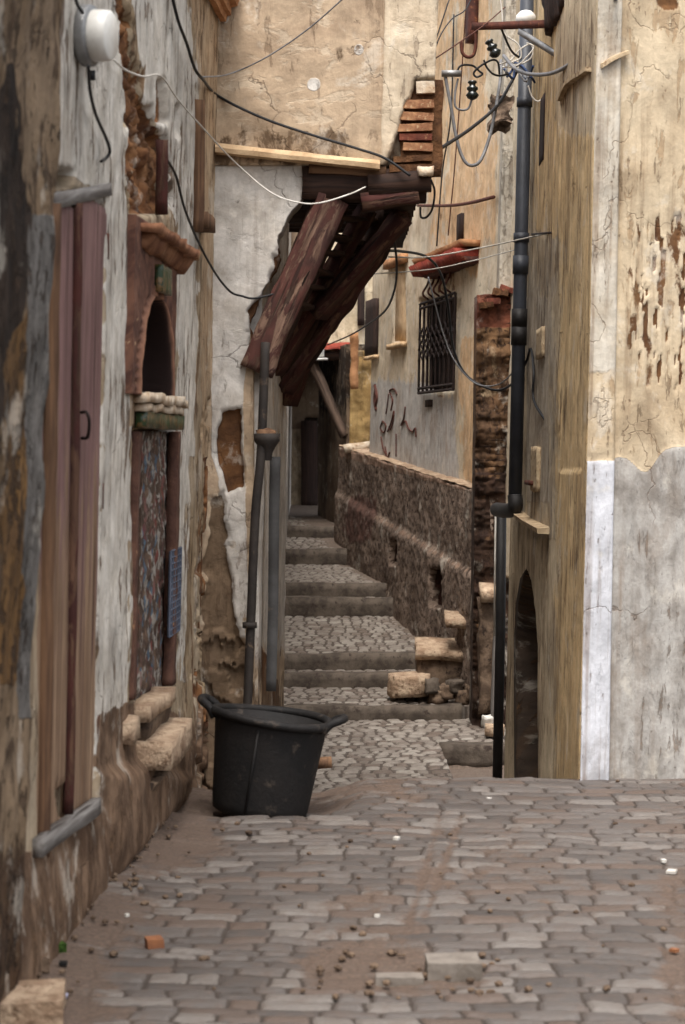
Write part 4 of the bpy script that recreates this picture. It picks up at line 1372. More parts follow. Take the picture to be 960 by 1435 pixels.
# ================================================================== RUINED PIER + STRIP
DS = 18.2
ruin = empty('ruined_house', (1.5, DS, -1), 'narrow house end with crumbled brick pier below grey plaster', 'house')
WS = Wall(((688 - CX) / F * DS, DS), (2.6, DS), 0.024)
if WS.n.y > 0: WS.n = -WS.n


def strip_fn(px, py, U, V):
    d = 0.008 * (fbm(U * 3, V * 1, 625, 5) - 0.5) * 2
    w = 0.75 * np.ones(U.shape)
    br = 0.8 * rect(px, py, 680, 720, 385, 420, 8) + 0.42 * fbm(U * 8, V * 0.7, 61)
    z = np.zeros(U.shape)
    return d, (z, z, np.clip(br * 0.6, 0, 1), w)


WS.mesh('upper_wall', steps(0, WS.len, 0.02), steps(2.75, 6.0, 0.025), strip_fn, M['ruin'], ruin, 0.3)
WQ = Wall(((664 - CX) / F * DS, DS - 0.02), ((722 - CX) / F * DS + 0.8, DS - 0.02), 0.012)
if WQ.n.y > 0: WQ.n = -WQ.n


def pier2_fn(px, py, U, V):
    k = np.floor(V / 0.062 + 0.5 * fbm(U * 3, V * 0.8, 4))
    fr = V / 0.062 + 0.5 * fbm(U * 3, V * 0.8, 4) - k
    course = np.minimum(fr, 1 - fr)
    jag = fbm(U * 7, V * 7, 87, 5) - 0.5
    d = 0.10 * jag + 0.014 * sm(0.05, 0.25, course + 0.5 * jag) * (fbm(U * 3, V * 2, 8) > 0.45) + 0.025 * (_hash(k, np.floor(U / 0.17 + 0.5 * k), 7) - 0.5)
    d = d - 0.10 * (1 - sm(0, 0.06, U + 0.12 * jag + 0.0))
    red = rect(px, py, 660, 720, 400, 460, 10) * 0.95 + 0.35 * (_hash(k, np.floor(U / 0.17 + 0.5 * k), 9) > 0.7)
    pale = rect(px, py, 672, 700, 455, 560, 8) * 0.5
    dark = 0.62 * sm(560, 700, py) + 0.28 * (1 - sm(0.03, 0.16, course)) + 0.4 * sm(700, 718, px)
    z = np.zeros(U.shape)
    return d, (pale, np.clip(red, 0, 1), np.clip(dark, 0, 1), z)


WQ.mesh('brick_pier', steps(0, WQ.len, 0.014), steps(-1.2, 2.98, 0.014), pier2_fn, M['ruin'], ruin, 0.5)
for i in range(4):
    p = P(682 + 9 * i, 432 - 9 * i + 4 * (i % 2), DS - 0.05)
    stone('loose_brick', Matrix.Translation(p) @ Matrix.Rotation(0.15 * (i - 1), 4, 'Y'), 0.12, 0.12, 0.055, M['red_brick' if i % 2 else 'mortar'], ruin, 0.03, 0.02, 9, 0.004, i, False)
pk = beam('leaning_plank', P(692, 1018, 17.9), P(697, 868, 17.95), 0.06, 0.03, M['grey_wood'], None, seed=61, amp=0.004)
tag(pk, 'short grey plank leaning upright below the black pipe', 'plank')

# ================================================================== FAR RIGHT HOUSE
W3f = lambda d: 4.66 - 0.1753 * d
W3 = Wall((W3f(18.0), 18.0), (W3f(24.85), 24.85), 0.020)
if W3.n.y > 0: W3.n = -W3.n
far = empty('cream_house', (0.9, 21.5, 0), 'tall cream and orange house with barred window and graffiti', 'house')


def r3_fn(px, py, U, V):
    jag = 18 * (fbm(U * 2, V * 2, 721, 4) - 0.5)
    d = 0.014 * (fbm(U * 1.5, V * 1, 725, 5) - 0.5) * 2
    org = 0.85 * poly(px + jag, py, [(600, -60), (700, -60), (700, 330), (668, 400), (600, 345), (590, 200)], 22)
    org = np.maximum(org, 0.75 * poly(px + jag, py, [(640, 470), (690, 460), (690, 700), (642, 670)], 10))
    org = org * (0.62 + 0.7 * (fbm(U * 2.5, V * 0.7, 722) - 0.3))
    grey = 0.85 * poly(px + jag, py, [(505, 540), (640, 555), (640, 690), (500, 690)], 22) + 0.4 * rect(px, py, 520, 600, 380, 560, 20)
    brown = 0.7 * rect(px + jag * 0.3, py, 612, 624, 552, 600, 5) + 0.5 * rect(px, py, 600, 690, 290, 345, 12) * fbm(U * 6, V * 2, 5)
    brown = np.clip(brown + 0.45 * rect(px, py, 640, 700, 0, 130, 25) * fbm(U * 8, V * .6, 6) + 0.5 * rect(px, py, 610, 640, 372, 412, 5), 0, 1)
    wr = rect(px, py, 588, 636, 420, 546, 1.5)
    d = d - 0.18 * wr
    bl = rect(px, py, 551, 567, 368, 478, 1.5)
    d = d - 0.05 * bl
    z = np.zeros(U.shape)
    return d, (np.clip(org, 0, 1), brown, np.clip(grey, 0, 1) * (1 - bl), z)


W3.mesh('wall', steps(0, W3.len, 0.03), steps(0.4, 6.8, 0.03), r3_fn, M['far'], far, 0.35)
# barred window
win = bpy.data.objects.new('window', None)
COL.objects.link(win)
win.parent = far
win.matrix_parent_inverse = world_of(far).inverted()
win.location = W3.at(612, 548, 0)
win['label'] = 'brown window behind a folding lattice grille'
wall_box('shutter_panel', W3, 614, 636, 418, 548, -0.12, -0.04, M['shutter'], win, 3, 0.003, 0.003, 0.1)
wall_box('dark_pane', W3, 588, 614, 420, 548, -0.15, -0.11, M['dark'], win, 3, 0.001, 0.001, 0.2)
bm = bmesh.new()
ua, ub = W3.hit(588, 480, 0.05)[0], W3.hit(637, 480, 0.05)[0]
va, vb = W3.hit(612, 548, 0.05)[1], W3.hit(612, 419, 0.05)[1]
for k in range(9):
    u = ua + (ub - ua) * k / 8
    bar(bm, W3, u, va, u, vb, 0.05, 0.014)
for v in (va, va + 0.05, vb, vb - 0.05): bar(bm, W3, ua, v, ub, v, 0.055, 0.016)
for j in range(3):
    vv = va + (vb - va) * (0.36 + 0.12 * j)
    for k in range(8):
        u0, u1 = ua + (ub - ua) * k / 8, ua + (ub - ua) * (k + 1) / 8
        bar(bm, W3, u0, vv, u1, vv + 0.12, 0.06, 0.010)
        bar(bm, W3, u0, vv + 0.12, u1, vv, 0.06, 0.010)
bm_obj('grille', bm, M['iron'], win)
bm = bmesh.new()
for k in range(5):
    u = ua + (ub - ua) * (0.25 + 0.62 * k / 4)
    add_tube(bm, catmull([W3.pt(u - 0.1 * (0 - 1), vb + 0.36, 0.03), W3.pt(u, vb + 0.2, 0.06), W3.pt(u - 0.02, vb + 0.08, 0.12), W3.pt(u, vb + 0.02, 0.05)], 5), 0.012, 5)
bm_obj('bowed_bar', bm, M['rust'], win, True)
# red hood above it
hd = wall_box('window_hood', W3, 606, 672, 346, 362, 0.0, 0.26, M['red_tile'], win, 5, 0.012, 0.012, 0.06, 0.2)
wall_box('hood_soffit', W3, 612, 672, 362, 371, 0.0, 0.16, M['rust'], win, 6, 0.012, 0.012, 0.06, 0.2)
wall_box('hood_board', W3, 602, 674, 338, 346, 0.0, 0.20, M['brown_trim'], win, 7, 0.01, 0.012, 0.06, 0.2)
# blind window with sill, narrow shutters
bw = bpy.data.objects.new('blind_window', None)
COL.objects.link(bw)
bw.parent = far
bw.matrix_parent_inverse = world_of(far).inverted()
bw.location = W3.at(559, 485, 0)
wall_box('sill', W3, 548, 570, 479, 486, 0.0, 0.06, M['trim'], bw, 4, 0.004, 0.004, 0.1)
wall_box('head_moulding', W3, 546, 572, 356, 368, 0.0, 0.08, M['brown_trim'], bw, 4, 0.004, 0.004, 0.1)
wall_box('infill', W3, 552, 566, 368, 479, -0.05, -0.02, M['trim'], bw, 4, 0.002, 0.002, 0.2)
sh = wall_box('narrow_shutter', W3, 517, 530, 418, 496, -0.01, 0.05, M['shutter'], far, 4, 0.004, 0.004, 0.1)
wall_box('shutter_sill', W3, 516, 531, 497, 502, 0.0, 0.06, M['trim'], far, 4, 0.004, 0.004, 0.1)
# vent slot, iron rod
wall_box('vent_slot', W3, 644, 650, 298, 334, -0.01, 0.03, M['shutter'], far, 4, 0.004, 0.004, 0.1)
tube('iron_rod', [W3.at(586, 288, 0.06), W3.at(630, 288, 0.07), W3.at(660, 284, 0.05), W3.at(692, 276, 0.05)], 0.018, M['rust'], far, True, 6, 6)
wall_box('stone_block', W3, 598, 606, 560, 570, -0.01, 0.02, M['shutter'], far, 4, 0.002, 0.002, 0.1)
# graffiti strokes
strokes = [[(548, 575), (550, 560), (546, 548), (552, 545), (556, 552)], [(536, 590), (533, 600), (538, 606), (541, 596), (536, 590)],
           [(543, 605), (548, 592), (552, 576), (551, 590), (547, 602), (545, 598)], [(568, 570), (566, 585), (562, 596), (568, 590), (572, 600)],
           [(572, 600), (578, 605), (582, 600), (583, 612)], [(534, 612), (537, 628), (543, 640), (546, 634)], [(555, 608), (555, 640)], [(540, 626), (543, 645)],
           [(527, 545), (526, 562), (528, 575)], [(526, 540), (529, 556), (527, 570)], [(545, 552), (543, 568), (541, 580)]]
for i, q in enumerate(strokes):
    tube('graffiti_stroke', [W3.at(x, y, 0.004) for x, y in q], 0.010 if i not in (8, 9) else 0.028, M['graffiti'], far, True, 6, 5)
wall_box('post_bracket', W3, 664, 671, -30, 48, 0.0, 0.08, M['rust'], far, 4, 0.004, 0.004, 0.1)
tube('conduit', [W3.at(636, 20, 0.03), W3.at(632, 160, 0.03), W3.at(620, 240, 0.03), W3.at(612, 345, 0.05)], 0.009, M['cable_black'], far, True, 6, 5)
tube('conduit', [W3.at(655, -20, 0.03), W3.at(640, 200, 0.03), W3.at(628, 330, 0.03)], 0.007, M['rust'], far, True, 6, 5)

# retaining wall in roughcast
W4 = Wall((W3f(18.2) - 0.13, 18.2), (W3f(26.4) - 0.10, 26.4), 0.010)
if W4.n.y > 0: W4.n = -W4.n
L4 = W4.len


def top4(U):
    return 1.14 + 0.052 * U


us4 = steps(0, L4, 0.022)
tv = np.linspace(0, 1, 96)
U, T = np.meshgrid(us4, tv)
zt4 = top4(U) + 0.03 * (fbm(U * 3, U * 0, 5) - 0.5)
V = -1.1 + (zt4 + 1.1) * T
pos = np.array(W4.A) + U[..., None] * np.array(W4.t) + V[..., None] * np.array(W4.up)
px4 = CX + F * pos[..., 0] / pos[..., 1]
py4 = HY - F * (pos[..., 2] - EYE) / pos[..., 1]
plinth = sm(-6, 6, py4 - (700 + (px4 - 490) * 0.60))
grain = fbm(U * 22, V * 22, 33, 4) - 0.5
disp = 0.030 * grain + 0.02 * (fbm(U * 5, V * 5, 35, 4) - 0.5) + 0.05 * plinth
h1 = rect(px4, py4, 552, 561, 757, 790, 1.5) + rect(px4, py4, 609, 624, 798, 850, 1.5)
disp = disp - 0.22 * np.clip(h1, 0, 1)
lip = np.exp(-((py4 - (700 + (px4 - 490) * 0.60)) / 7) ** 2)
mk = np.stack([np.clip(0.52 * lip * sm(520, 500, -px4 + 1020) + 0.62 * sm(-9, 0, -(py4 - 640 - (px4 - 485) * 0.27)), 0, 1), np.clip(h1 + 0.3, 0, 1) * 1.0 * (h1 > 0.3),
               0.42 * fbm(U * 1.5, V * 1.5, 2) + 0.5 * rect(px4, py4, 486, 530, 695, 760, 12), 0.3 * plinth], -1)
ret = sheet('retaining_wall', pos, np.array(W4.n), np.stack([U, V], -1), disp, mk, M['rough'], None, 0.4)
if ret.data.polygons[0].normal.dot(W4.n) < 0: ret.data.flip_normals()
tag(ret, 'brown roughcast retaining wall with small holes beside the stairs', 'wall')
cp = [W4.pt(u, top4(u) + 0.015, -0.08) for u in np.linspace(0.1, L4, 60)]
extrude_profile('coping', cp, [(-0.12, -0.012), (0.072, -0.010), (0.076, 0.0), (-0.12, 0.02)], M['pale_stone'], ret, W4.n, amp=0.018)

# ================================================================== PASSAGE AT THE END
DE = 27.6
pas = empty('passage_house', (-0.3, DE, 0.6), 'house bridging the top of the stairs over a dark passage', 'house')
WC = Wall((-1.3, DE), (0.75, DE), 0.01)
if WC.n.y > 0: WC.n = -WC.n


def cap_fn(px, py, U, V):
    d = 0.01 * (fbm(U * 2, V * 2, 825, 5) - 0.5) * 2
    z = np.zeros(U.shape)
    return d, (z, z, z, 0.95 - 0.6 * sm(470, 500, py) - 0.55 * (1 - sm(425, 445, px)))


zlint = EYE + (HY - 492) / F * DE
WC.mesh('upper_wall', steps(0, WC.len, 0.04), steps(zlint, 5.5, 0.04), cap_fn, M['passage'], pas, 0.6)
for k in range(3):
    pass
beam('lintel_beam', P(398, 500, DE - 0.05), P(500, 498, DE - 0.05), 0.2, 0.12, M['dark_wood'], pas, cut=0.1, seed=70, amp=0.02)
extrude_profile('tile_edge', [P(448 + 6 * k, 486, DE - 0.1) for k in range(9)], [(-0.06, -0.03), (0.12, -0.04), (0.12, 0.0), (-0.06, 0.06)], M['red_tile'], pas, Vector((0, -1, 0)), amp=0.03)
# passage side and back walls, roof
WRp = Wall((0.03, 26.78), (-0.37, 29.2), 0.01)
if WRp.n.x > 0: WRp.n = -WRp.n


def pas_fn(px, py, U, V):
    d = 0.02 * (fbm(U * 2, V * 2, 925, 5) - 0.5) * 2
    z = np.zeros(U.shape)
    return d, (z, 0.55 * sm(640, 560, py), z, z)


WRp.mesh('passage_wall', steps(0, WRp.len, 0.04), steps(0.2, 2.95, 0.04), pas_fn, M['passage'], pas, 0.3)
WBk = Wall((-1.0, 31.5), (0.4, 31.5), 0.01)
if WBk.n.y > 0: WBk.n = -WBk.n


def back_fn(px, py, U, V):
    d = 0.02 * (fbm(U * 2, V * 2, 935, 5) - 0.5) * 2
    dr = rect(px, py, 427, 460, 585, 740, 2)
    z = np.zeros(U.shape)
    return d - 0.15 * dr, (0.9 * rect(px, py, 395, 428, 600, 740, 8), dr, z, z)


WBk.mesh('passage_wall', steps(0, WBk.len, 0.04), steps(0.2, 3.4, 0.04), back_fn, M['passage'], pas, 0.3)
bm = box_bm(1.9, 4.2, 0.2, 8, 16, 1)
rough(bm, 0.02, 3, 8)
place(bm_obj('passage_ceiling', bm, M['dark_wood'], pas, True), Matrix.Translation((-0.35, DE + 2.35, zlint + 0.02)))
dk = stone('inner_door', Matrix.Translation((-0.52, 31.42, 0.62)), 0.26, 0.06, 1.35, M['shutter'], pas, 0.1, 0.004, 5, 0.005, 2)
beam('brace', P(436, 505, 27.2), P(483, 612, 26.8), 0.10, 0.10, M['dark_brace'], pas, cut=0.1, seed=71, amp=0.012)
# ochre roughcast return wall on top of the retaining wall
WY = Wall(((486 - CX) / F * 26.7, 26.7), ((540 - CX) / F * 26.7, 26.7), 0.02)
if WY.n.y > 0: WY.n = -WY.n


def och_fn(px, py, U, V):
    d = 0.03 * (fbm(U * 9, V * 9, 945, 5) - 0.5) * 2
    z = np.zeros(U.shape)
    dkn = poly(px, py, [(500, 565), (506, 565), (498, 605), (492, 605)], 3)
    return d, (z, dkn, 0.9 * np.ones(U.shape), z)


WY.mesh('ochre_wall', steps(0, WY.len, 0.025), steps(1.2, 2.86, 0.025), och_fn, M['passage'], pas, 0.5)
stone('corner_post', Matrix.Translation(P(497, 545, 26.4)), 0.10, 0.1, 0.75, M['brown_trim'], pas, 0.06, 0.025, 5, 0.02, 5)
stone('ledge_slab', Matrix.Translation(P(502, 632, 25.9)) @ Matrix.Rotation(R(-8), 4, 'Y'), 0.34, 1.0, 0.10, M['plaster_lump'], pas, 0.08, 0.02, 4, 0.02, 6)
# cream pilaster and shutters between
stone('pilaster', Matrix.Translation(P(533, 490, 26.0)), 0.18, 0.2, 2.2, M['trim'], pas, 0.1, 0.01, 3, 0.01, 6)
stone('narrow_shutter', Matrix.Translation(P(506, 456, DE - 0.06)), 0.1, 0.08, 0.55, M['shutter'], pas, 0.1, 0.004, 3, 0.01, 6)

# white louvred shutter hanging in the gap below the struts
lou = empty('louvred_shutter', P(444, 503, 27.2), 'white louvred shutter box above the dark passage', 'shutter')
stone('frame', Matrix.Translation(P(444, 500, 27.2)), 0.20, 0.12, 0.36, M['white_shutter'], lou, 0.1, 0.002, 3, 0.005, 1)
for k in range(4):
    p = P(441, 497 - 8 * k, 27.13)
    stone('slat', Matrix.Translation(p) @ Matrix.Rotation(R(30), 4, 'X'), 0.13, 0.035, 0.012, M['dark'], lou, 0.1, 0.0005, 3, 0.0, 1)
stone('tray', Matrix.Translation(P(448, 505, 27.1)), 0.22, 0.16, 0.03, M['white_shutter'], lou, 0.1, 0.002, 3, 0.003, 1)
lo2 = empty('louvred_shutter', P(416, 460, 27.3), 'pale louvred shutter glimpsed between the struts', 'shutter')
stone('frame', Matrix.Translation(P(414, 462, 27.38)), 0.36, 0.06, 0.62, M['shutter'], lo2, 0.1, 0.002, 3, 0.004, 1)
for k in range(9):
    stone('slat', Matrix.Translation(P(414, 458 - 6.6 * k, 27.3)) @ Matrix.Rotation(R(30), 4, 'X'), 0.32, 0.04, 0.016, M['white_shutter'], lo2, 0.1, 0.0005, 3, 0.0, 1)

# ================================================================== SIDE STEPS (right, by the pier)
ss = empty('side_steps', P(620, 970, 19.2), 'small stone side steps with pale slabs rising to the brick pier', 'steps')
def slab(px0, px1, ytop_far, ytop_near, d, dep, h, mat, seed):
    x0, x1 = (px0 - CX) / F * d, (px1 - CX) / F * d
    z = P(0, ytop_near, d).z
    return stone('slab', Matrix.Translation(((x0 + x1) / 2, d + dep / 2, z - h + 0.05)) @ Matrix.Rotation(R(2), 4, 'Y') @ Matrix.Rotation(R(13), 4, 'X'), x1 - x0, dep, h, mat, ss, 0.05, 0.014, 5, 0.015, seed)
slab(583, 650, 890, 913, 19.0, 0.42, 0.09, M['pale_stone'], 3)
slab(624, 676, 855, 872, 18.9, 0.34, 0.07, M['pale_stone'], 4)
slab(674, 698, 810, 832, 17.85, 0.28, 0.10, M['pale_stone'], 5)
def blk(px0, px1, y0, y1, d, dep, mat, seed, name='base'):
    x0, x1 = (px0 - CX) / F * d, (px1 - CX) / F * d
    za, zb = P(0, y1, d).z, P(0, y0, d).z
    return stone(name, Matrix.Translation(((x0 + x1) / 2, d + dep / 2, za)), x1 - x0, dep, zb - za, mat, ss, 0.05, 0.03, 5, 0.02, seed)
blk(586, 655, 914, 985, 19.05, 0.5, M['rubble'], 6)
blk(640, 690, 876, 1000, 19.3, 0.4, M['rubble'], 7)
blk(672, 700, 838, 1000, 17.95, 0.25, M['rubble'], 8)
bm = box_bm(0.42, 0.4, 0.2, 9, 9, 4, 0.03)
for v in bm.verts:
    r_ = math.hypot(v.co.x / 0.21, v.co.y / 0.2)
    if r_ > 1: v.co.x /= r_; v.co.y /= r_
rough(bm, 0.02, 5, 9)
place(bm_obj('round_step', bm, M['pale_stone'], ss, True), Matrix.Translation((P(575, 0, 18.8).x, 18.98, P(0, 975, 18.8).z - 0.02)))
for i in range(9):
    p = P(605 + i * 11, 962 + (i * 37) % 22, 18.7)
    stone('rubble_stone', Matrix.Translation(p + Vector((0, 0.1, -0.07))) @ Matrix.Rotation(i * 0.7, 4, 'Z'), 0.13, 0.13, 0.13, M['rubble'] if i % 3 else M['kerb'], ss, 0.03, 0.03, 9, 0.03, 20 + i)

# ================================================================== TUB
tub = empty('rubber_tub', (0, 0, 0), 'black rubber tub with two handles tilting on the cobbles', 'tub')
tc = P(372, 1130, 9.12)
tub.location = (tc.x - 0.03, 9.12, -0.062)
tub.rotation_euler = (R(-1.5), R(7.5), R(-6))
H_, RB, RT = 0.455, 0.215, 0.258
bm = add_lathe(bmesh.new(), [(0, 0.0), (RB * 0.9, 0.0), (RB, 0.012), (RB + 0.006, 0.05), (RB + (RT - RB) * 0.5, H_ * 0.5), (RT - 0.004, H_ - 0.05), (RT, H_ - 0.02), (RT - 0.018, H_ - 0.02), (RB - 0.018, 0.02), (0, 0.02)], 56)
for v in bm.verts:
    a = math.atan2(v.co.y, v.co.x)
    k = 1 + 0.012 * math.sin(2 * a + 0.6) * v.co.z / H_ + 0.006 * mnoise.noise(v.co * 9)
    v.co.x *= k
    v.co.y *= k
bmesh.ops.recalc_face_normals(bm, faces=bm.faces)
ob = bm_obj('body', bm, M['rubber'], None, True)
ob.parent = tub
bm = bmesh.new()
ring = [Vector(((RT + 0.008) * math.cos(a), (RT + 0.008) * math.sin(a), H_ - 0.012 + 0.006 * math.sin(2 * a))) for a in [2 * math.pi * k / 56 for k in range(57)]]
add_tube(bm, ring, 0.02, 10, False)
ob = bm_obj('rim', bm, M['rubber'], None, True)
ob.parent = tub
for s in (-1, 1):
    bm = bmesh.new()
    q = [Vector((s * (RT - 0.01), -0.085, H_ - 0.04)), Vector((s * (RT + 0.02), -0.08, H_ + 0.0)), Vector((s * (RT + 0.06), -0.06, H_ + 0.022)), Vector((s * (RT + 0.072), 0, H_ + 0.026)), Vector((s * (RT + 0.06), 0.06, H_ + 0.022)),
         Vector((s * (RT + 0.02), 0.08, H_ + 0.0)), Vector((s * (RT - 0.01), 0.085, H_ - 0.04))]
    add_tube(bm, catmull(q, 6), 0.019, 10)
    ob = bm_obj('handle', bm, M['rubber'], None, True)
    ob.parent = tub
bm = bmesh.new()
add_tube(bm, [Vector((-0.035 + 0.001 * 0, -RB - 0.008, 0.02)), Vector((-0.02, -RT - 0.0, H_ - 0.05))], 0.006, 6)
ob = bm_obj('seam', bm, M['rubber'], None, True)
ob.parent = tub

# log stub beside the tub
lg = tube('log_stub', [P(438, 1070, 9.5), P(465, 1068, 9.5)], 0.028, M['brown_wood'], None, False, 4, 12)
tag(lg, 'short brown log stub sticking out beside the black tub', 'log')

# ================================================================== CABLES
def cable(name, pts, rad, mat, label, n=10, group=None):
    o = tube(name, pts, rad, M[mat], None, True, n, 7)
    tag(o, label, 'cable', group)
    return o


LW = lambda x, y, off=0.02: WL.at(x, y, off)
cable('cable', [LW(100, -25), LW(108, 5), LW(116, 18, 0.03)], 0.006, 'cable_black', 'short black cable dropping from the top edge onto the round lamp')
cable('cable', [LW(124, 92, 0.05), LW(126, 125, 0.04), LW(134, 160, 0.03), LW(148, 192, 0.03), LW(154, 212, 0.03), LW(148, 222), LW(142, 226)], 0.006, 'cable_black', 'black cable hanging in a hook below the round lamp')
cable('cable', [LW(240, -10), LW(250, 30, 0.03), LW(262, 62, 0.04), LW(273, 96, 0.05), LW(285, 112, 0.06), P(300, 130, 10.3), P(330, 148, 10.33), P(380, 170, 10.34), P(440, 190, 10.34), P(500, 208, 10.34), P(540, 222, 10.34), P(575, 246, 10.32)],
      0.0075, 'cable_black', 'long black cable running down across the jutting upper wall')
cable('cable', [LW(284, 108, 0.06), P(320, 104, 10.25), P(370, 82, 10.2), P(430, 42, 10.1), P(490, -10, 9.9)], 0.004, 'cable_grey', 'thin grey cable rising free across the tan upper wall')
cable('cable', [LW(160, 84), LW(176, 98, 0.03), LW(200, 107, 0.03), LW(226, 107, 0.03), LW(250, 140, 0.04), LW(285, 180, 0.05), P(330, 228, 10.2), P(380, 270, 10.15), P(420, 284, 10.12), P(450, 284, 10.12), P(490, 272, 10.15), P(512, 262, 10.3)],
      0.004, 'cable_white', 'thin white cable sagging in front of the pale red strut')
cable('cable', [LW(228, 215), LW(246, 245, 0.03), LW(258, 290, 0.03), LW(276, 335, 0.03), LW(300, 380, 0.05), P(322, 408, 10.32), P(340, 415, 10.33), P(356, 418, 10.34), P(384, 412, 10.38)], 0.006, 'cable_black', 'black cable looping from the fountain hood to the strut foot')
cable('cable', [P(530, 352, 11.6), P(560, 352, 12.3), P(598, 360, 13.2), P(618, 385, 13.8), P(628, 430, 14.0), P(636, 490, 14.1), P(655, 527, 14.1), P(690, 546, 14.0), P(715, 540, 13.8), P(736, 510, 13.2), P(744, 489, 12.95), P(748, 520, 12.5), P(748, 560, 12.45), P(765, 590, 12.0)],
      0.009, 'cable_black', 'thick black cable sagging past the barred window to the downpipe')
cable('cable', [P(600, 388, 13.9), P(622, 470, 14.0), P(640, 510, 14.0), P(668, 538, 14.0), P(700, 538, 13.8), P(728, 512, 13.2)], 0.005, 'cable_grey', 'thin grey cable following the sag of the thick black cable')
cable('cable', [P(551, 325, 11.0), P(556, 370, 11.4), P(553, 405, 12), P(540, 435, 13), P(515, 455, 15), P(490, 470, 18), P(462, 482, 22), P(440, 490, 27.0)], 0.007, 'cable_black', 'black cable curving down from the edge beam into the alley')
cable('cable', [P(545, 360, 11.6), P(600, 360, 12.6), P(680, 346, 13.0), P(740, 333, 12.6), P(772, 326, 11.9)], 0.005, 'cable_white', 'white cable stretched from the strut to the ochre wall', 6)
cable('cable', [P(520, 384, 12.6), P(600, 378, 13.0), P(660, 366, 13.2), P(722, 350, 13.3)], 0.004, 'cable_white', 'thin pale wire just below the stretched white cable', 6)
cable('cable', [P(608, 214, 10.5), P(630, 200, 11.2), P(660, 180, 12), P(695, 150, 12.8), P(715, 118, 13.2), P(724, 100, 13.2)], 0.011, 'cable_black', 'thick twisted black cable rising from the broken brick corner')
cable('cable', [P(604, 252, 10.35), P(609, 268, 10.4), P(606, 292, 10.45), P(598, 304, 10.5), P(590, 304, 10.5), P(589, 290, 10.5)], 0.006, 'cable_black', 'short black loop hanging off the end of the edge beam')
cable('cable', [P(624, 108, 12.6), P(632, 150, 12.6), P(640, 195, 12.6), P(650, 224, 12.6), P(662, 232, 12.6), P(675, 222, 12.65), P(688, 185, 12.75), P(697, 140, 12.85), P(702, 105, 12.95), P(702, 84, 13)],
      0.011, 'cable_grey', 'grey and black cable hanging in a deep U under the clamp')
cable('cable', [P(706, 78, 12.9), P(722, 96, 12.6), P(745, 104, 12.2), P(775, 102, 11.6), P(805, 84, 11.0), P(835, 45, 10.4), P(858, 8, 9.9), P(866, -12, 9.7)], 0.012, 'cable_grey', 'heavy grey cable swooping from the tangle up to the top right')
cable('cable', [P(640, 102, 12.6), P(646, 92, 12.6), P(662, 92, 12.7), P(672, 100, 12.7), P(676, 104, 12.7), P(668, 108, 12.7), P(664, 102, 12.7), P(674, 92, 12.7), P(690, 84, 12.8), P(698, 88, 12.8), P(700, 104, 12.8)], 0.007, 'cable_black', 'black cable coiled in small loops beside the insulator')
cable('cable', [P(678, 84, 12.75), P(682, 94, 12.75), P(690, 103, 12.75), P(700, 106, 12.8), P(712, 104, 12.9)], 0.007, 'cable_black', 'short black cable hooked under the tilted insulator')
cable('cable', [P(642, 110, 12.6), P(638, 130, 12.6), P(638, 148, 12.6), P(646, 154, 12.6), P(656, 152, 12.6), P(661, 140, 12.6)], 0.007, 'cable_grey', 'small grey hook of cable holding the hanging insulator')
for i, (dx, col) in enumerate([(0, 'cable_blue'), (6, 'cable_blue'), (-4, 'cable_grey'), (10, 'cable_blue')]):
    r_ = random.Random(50 + i)
    q = [P(706 + dx * 0.6 + r_.uniform(-3, 3) + 9 * k + 3 * math.sin(k * 2 + i), 96 + 12 * math.sin(k * 1.7 + i * 1.3) + 2 * k, 13.0 + r_.uniform(-0.1, 0.1)) for k in range(5)]
    cable('wire_tangle', q, 0.008, col, ['tangled blue wires knotted in front of the downpipe top'] * 4 and
          ['blue wire in the tangle, highest loop by the downpipe', 'blue wire in the tangle, weaving across the downpipe', 'grey wire in the tangle, left of the downpipe', 'blue wire in the tangle, spilling past the downpipe'][i], 8, 'wires tangled at the downpipe top')
for i, q in enumerate([[(700, 90), (716, 84), (728, 70), (744, 62), (746, 78), (734, 88), (712, 92)], [(704, 94), (724, 92), (738, 80), (748, 66), (738, 60)], [(716, 88), (730, 80), (726, 62), (706, 46), (704, 20), (700, -10)],
                       [(740, 120), (746, 136), (755, 142), (766, 130)]]):
    cable('white_wire', [P(x, y, 12.9 - 0.05 * i) for x, y in q], 0.005, 'cable_white', ['white wire looped round the downpipe top', 'white wire curling inside the larger loop', 'white wire rising past the rusty bracket arm', 'white wire hooked beneath the blue tangle'][i], 8, 'wires tangled at the downpipe top')
cable('cable', [P(607, 84, 10.6), P(640, 62, 11.5), P(680, 34, 12.5), P(708, 10, 13)], 0.004, 'rust', 'thin rusty wire slanting up behind the J hook', 6)
cable('cable', [P(607, 76, 10.5), P(618, 48, 11), P(634, 26, 11.6), P(652, 14, 12), P(664, -10, 12.2)], 0.004, 'cable_black', 'thin black wire curving up from the broken corner', 6)
cable('cable', [P(611, 55, 10.5), P(622, 22, 10.8), P(634, -15, 11.2)], 0.004, 'cable_black', 'thin black wire running straight up beside the white pilaster', 6)

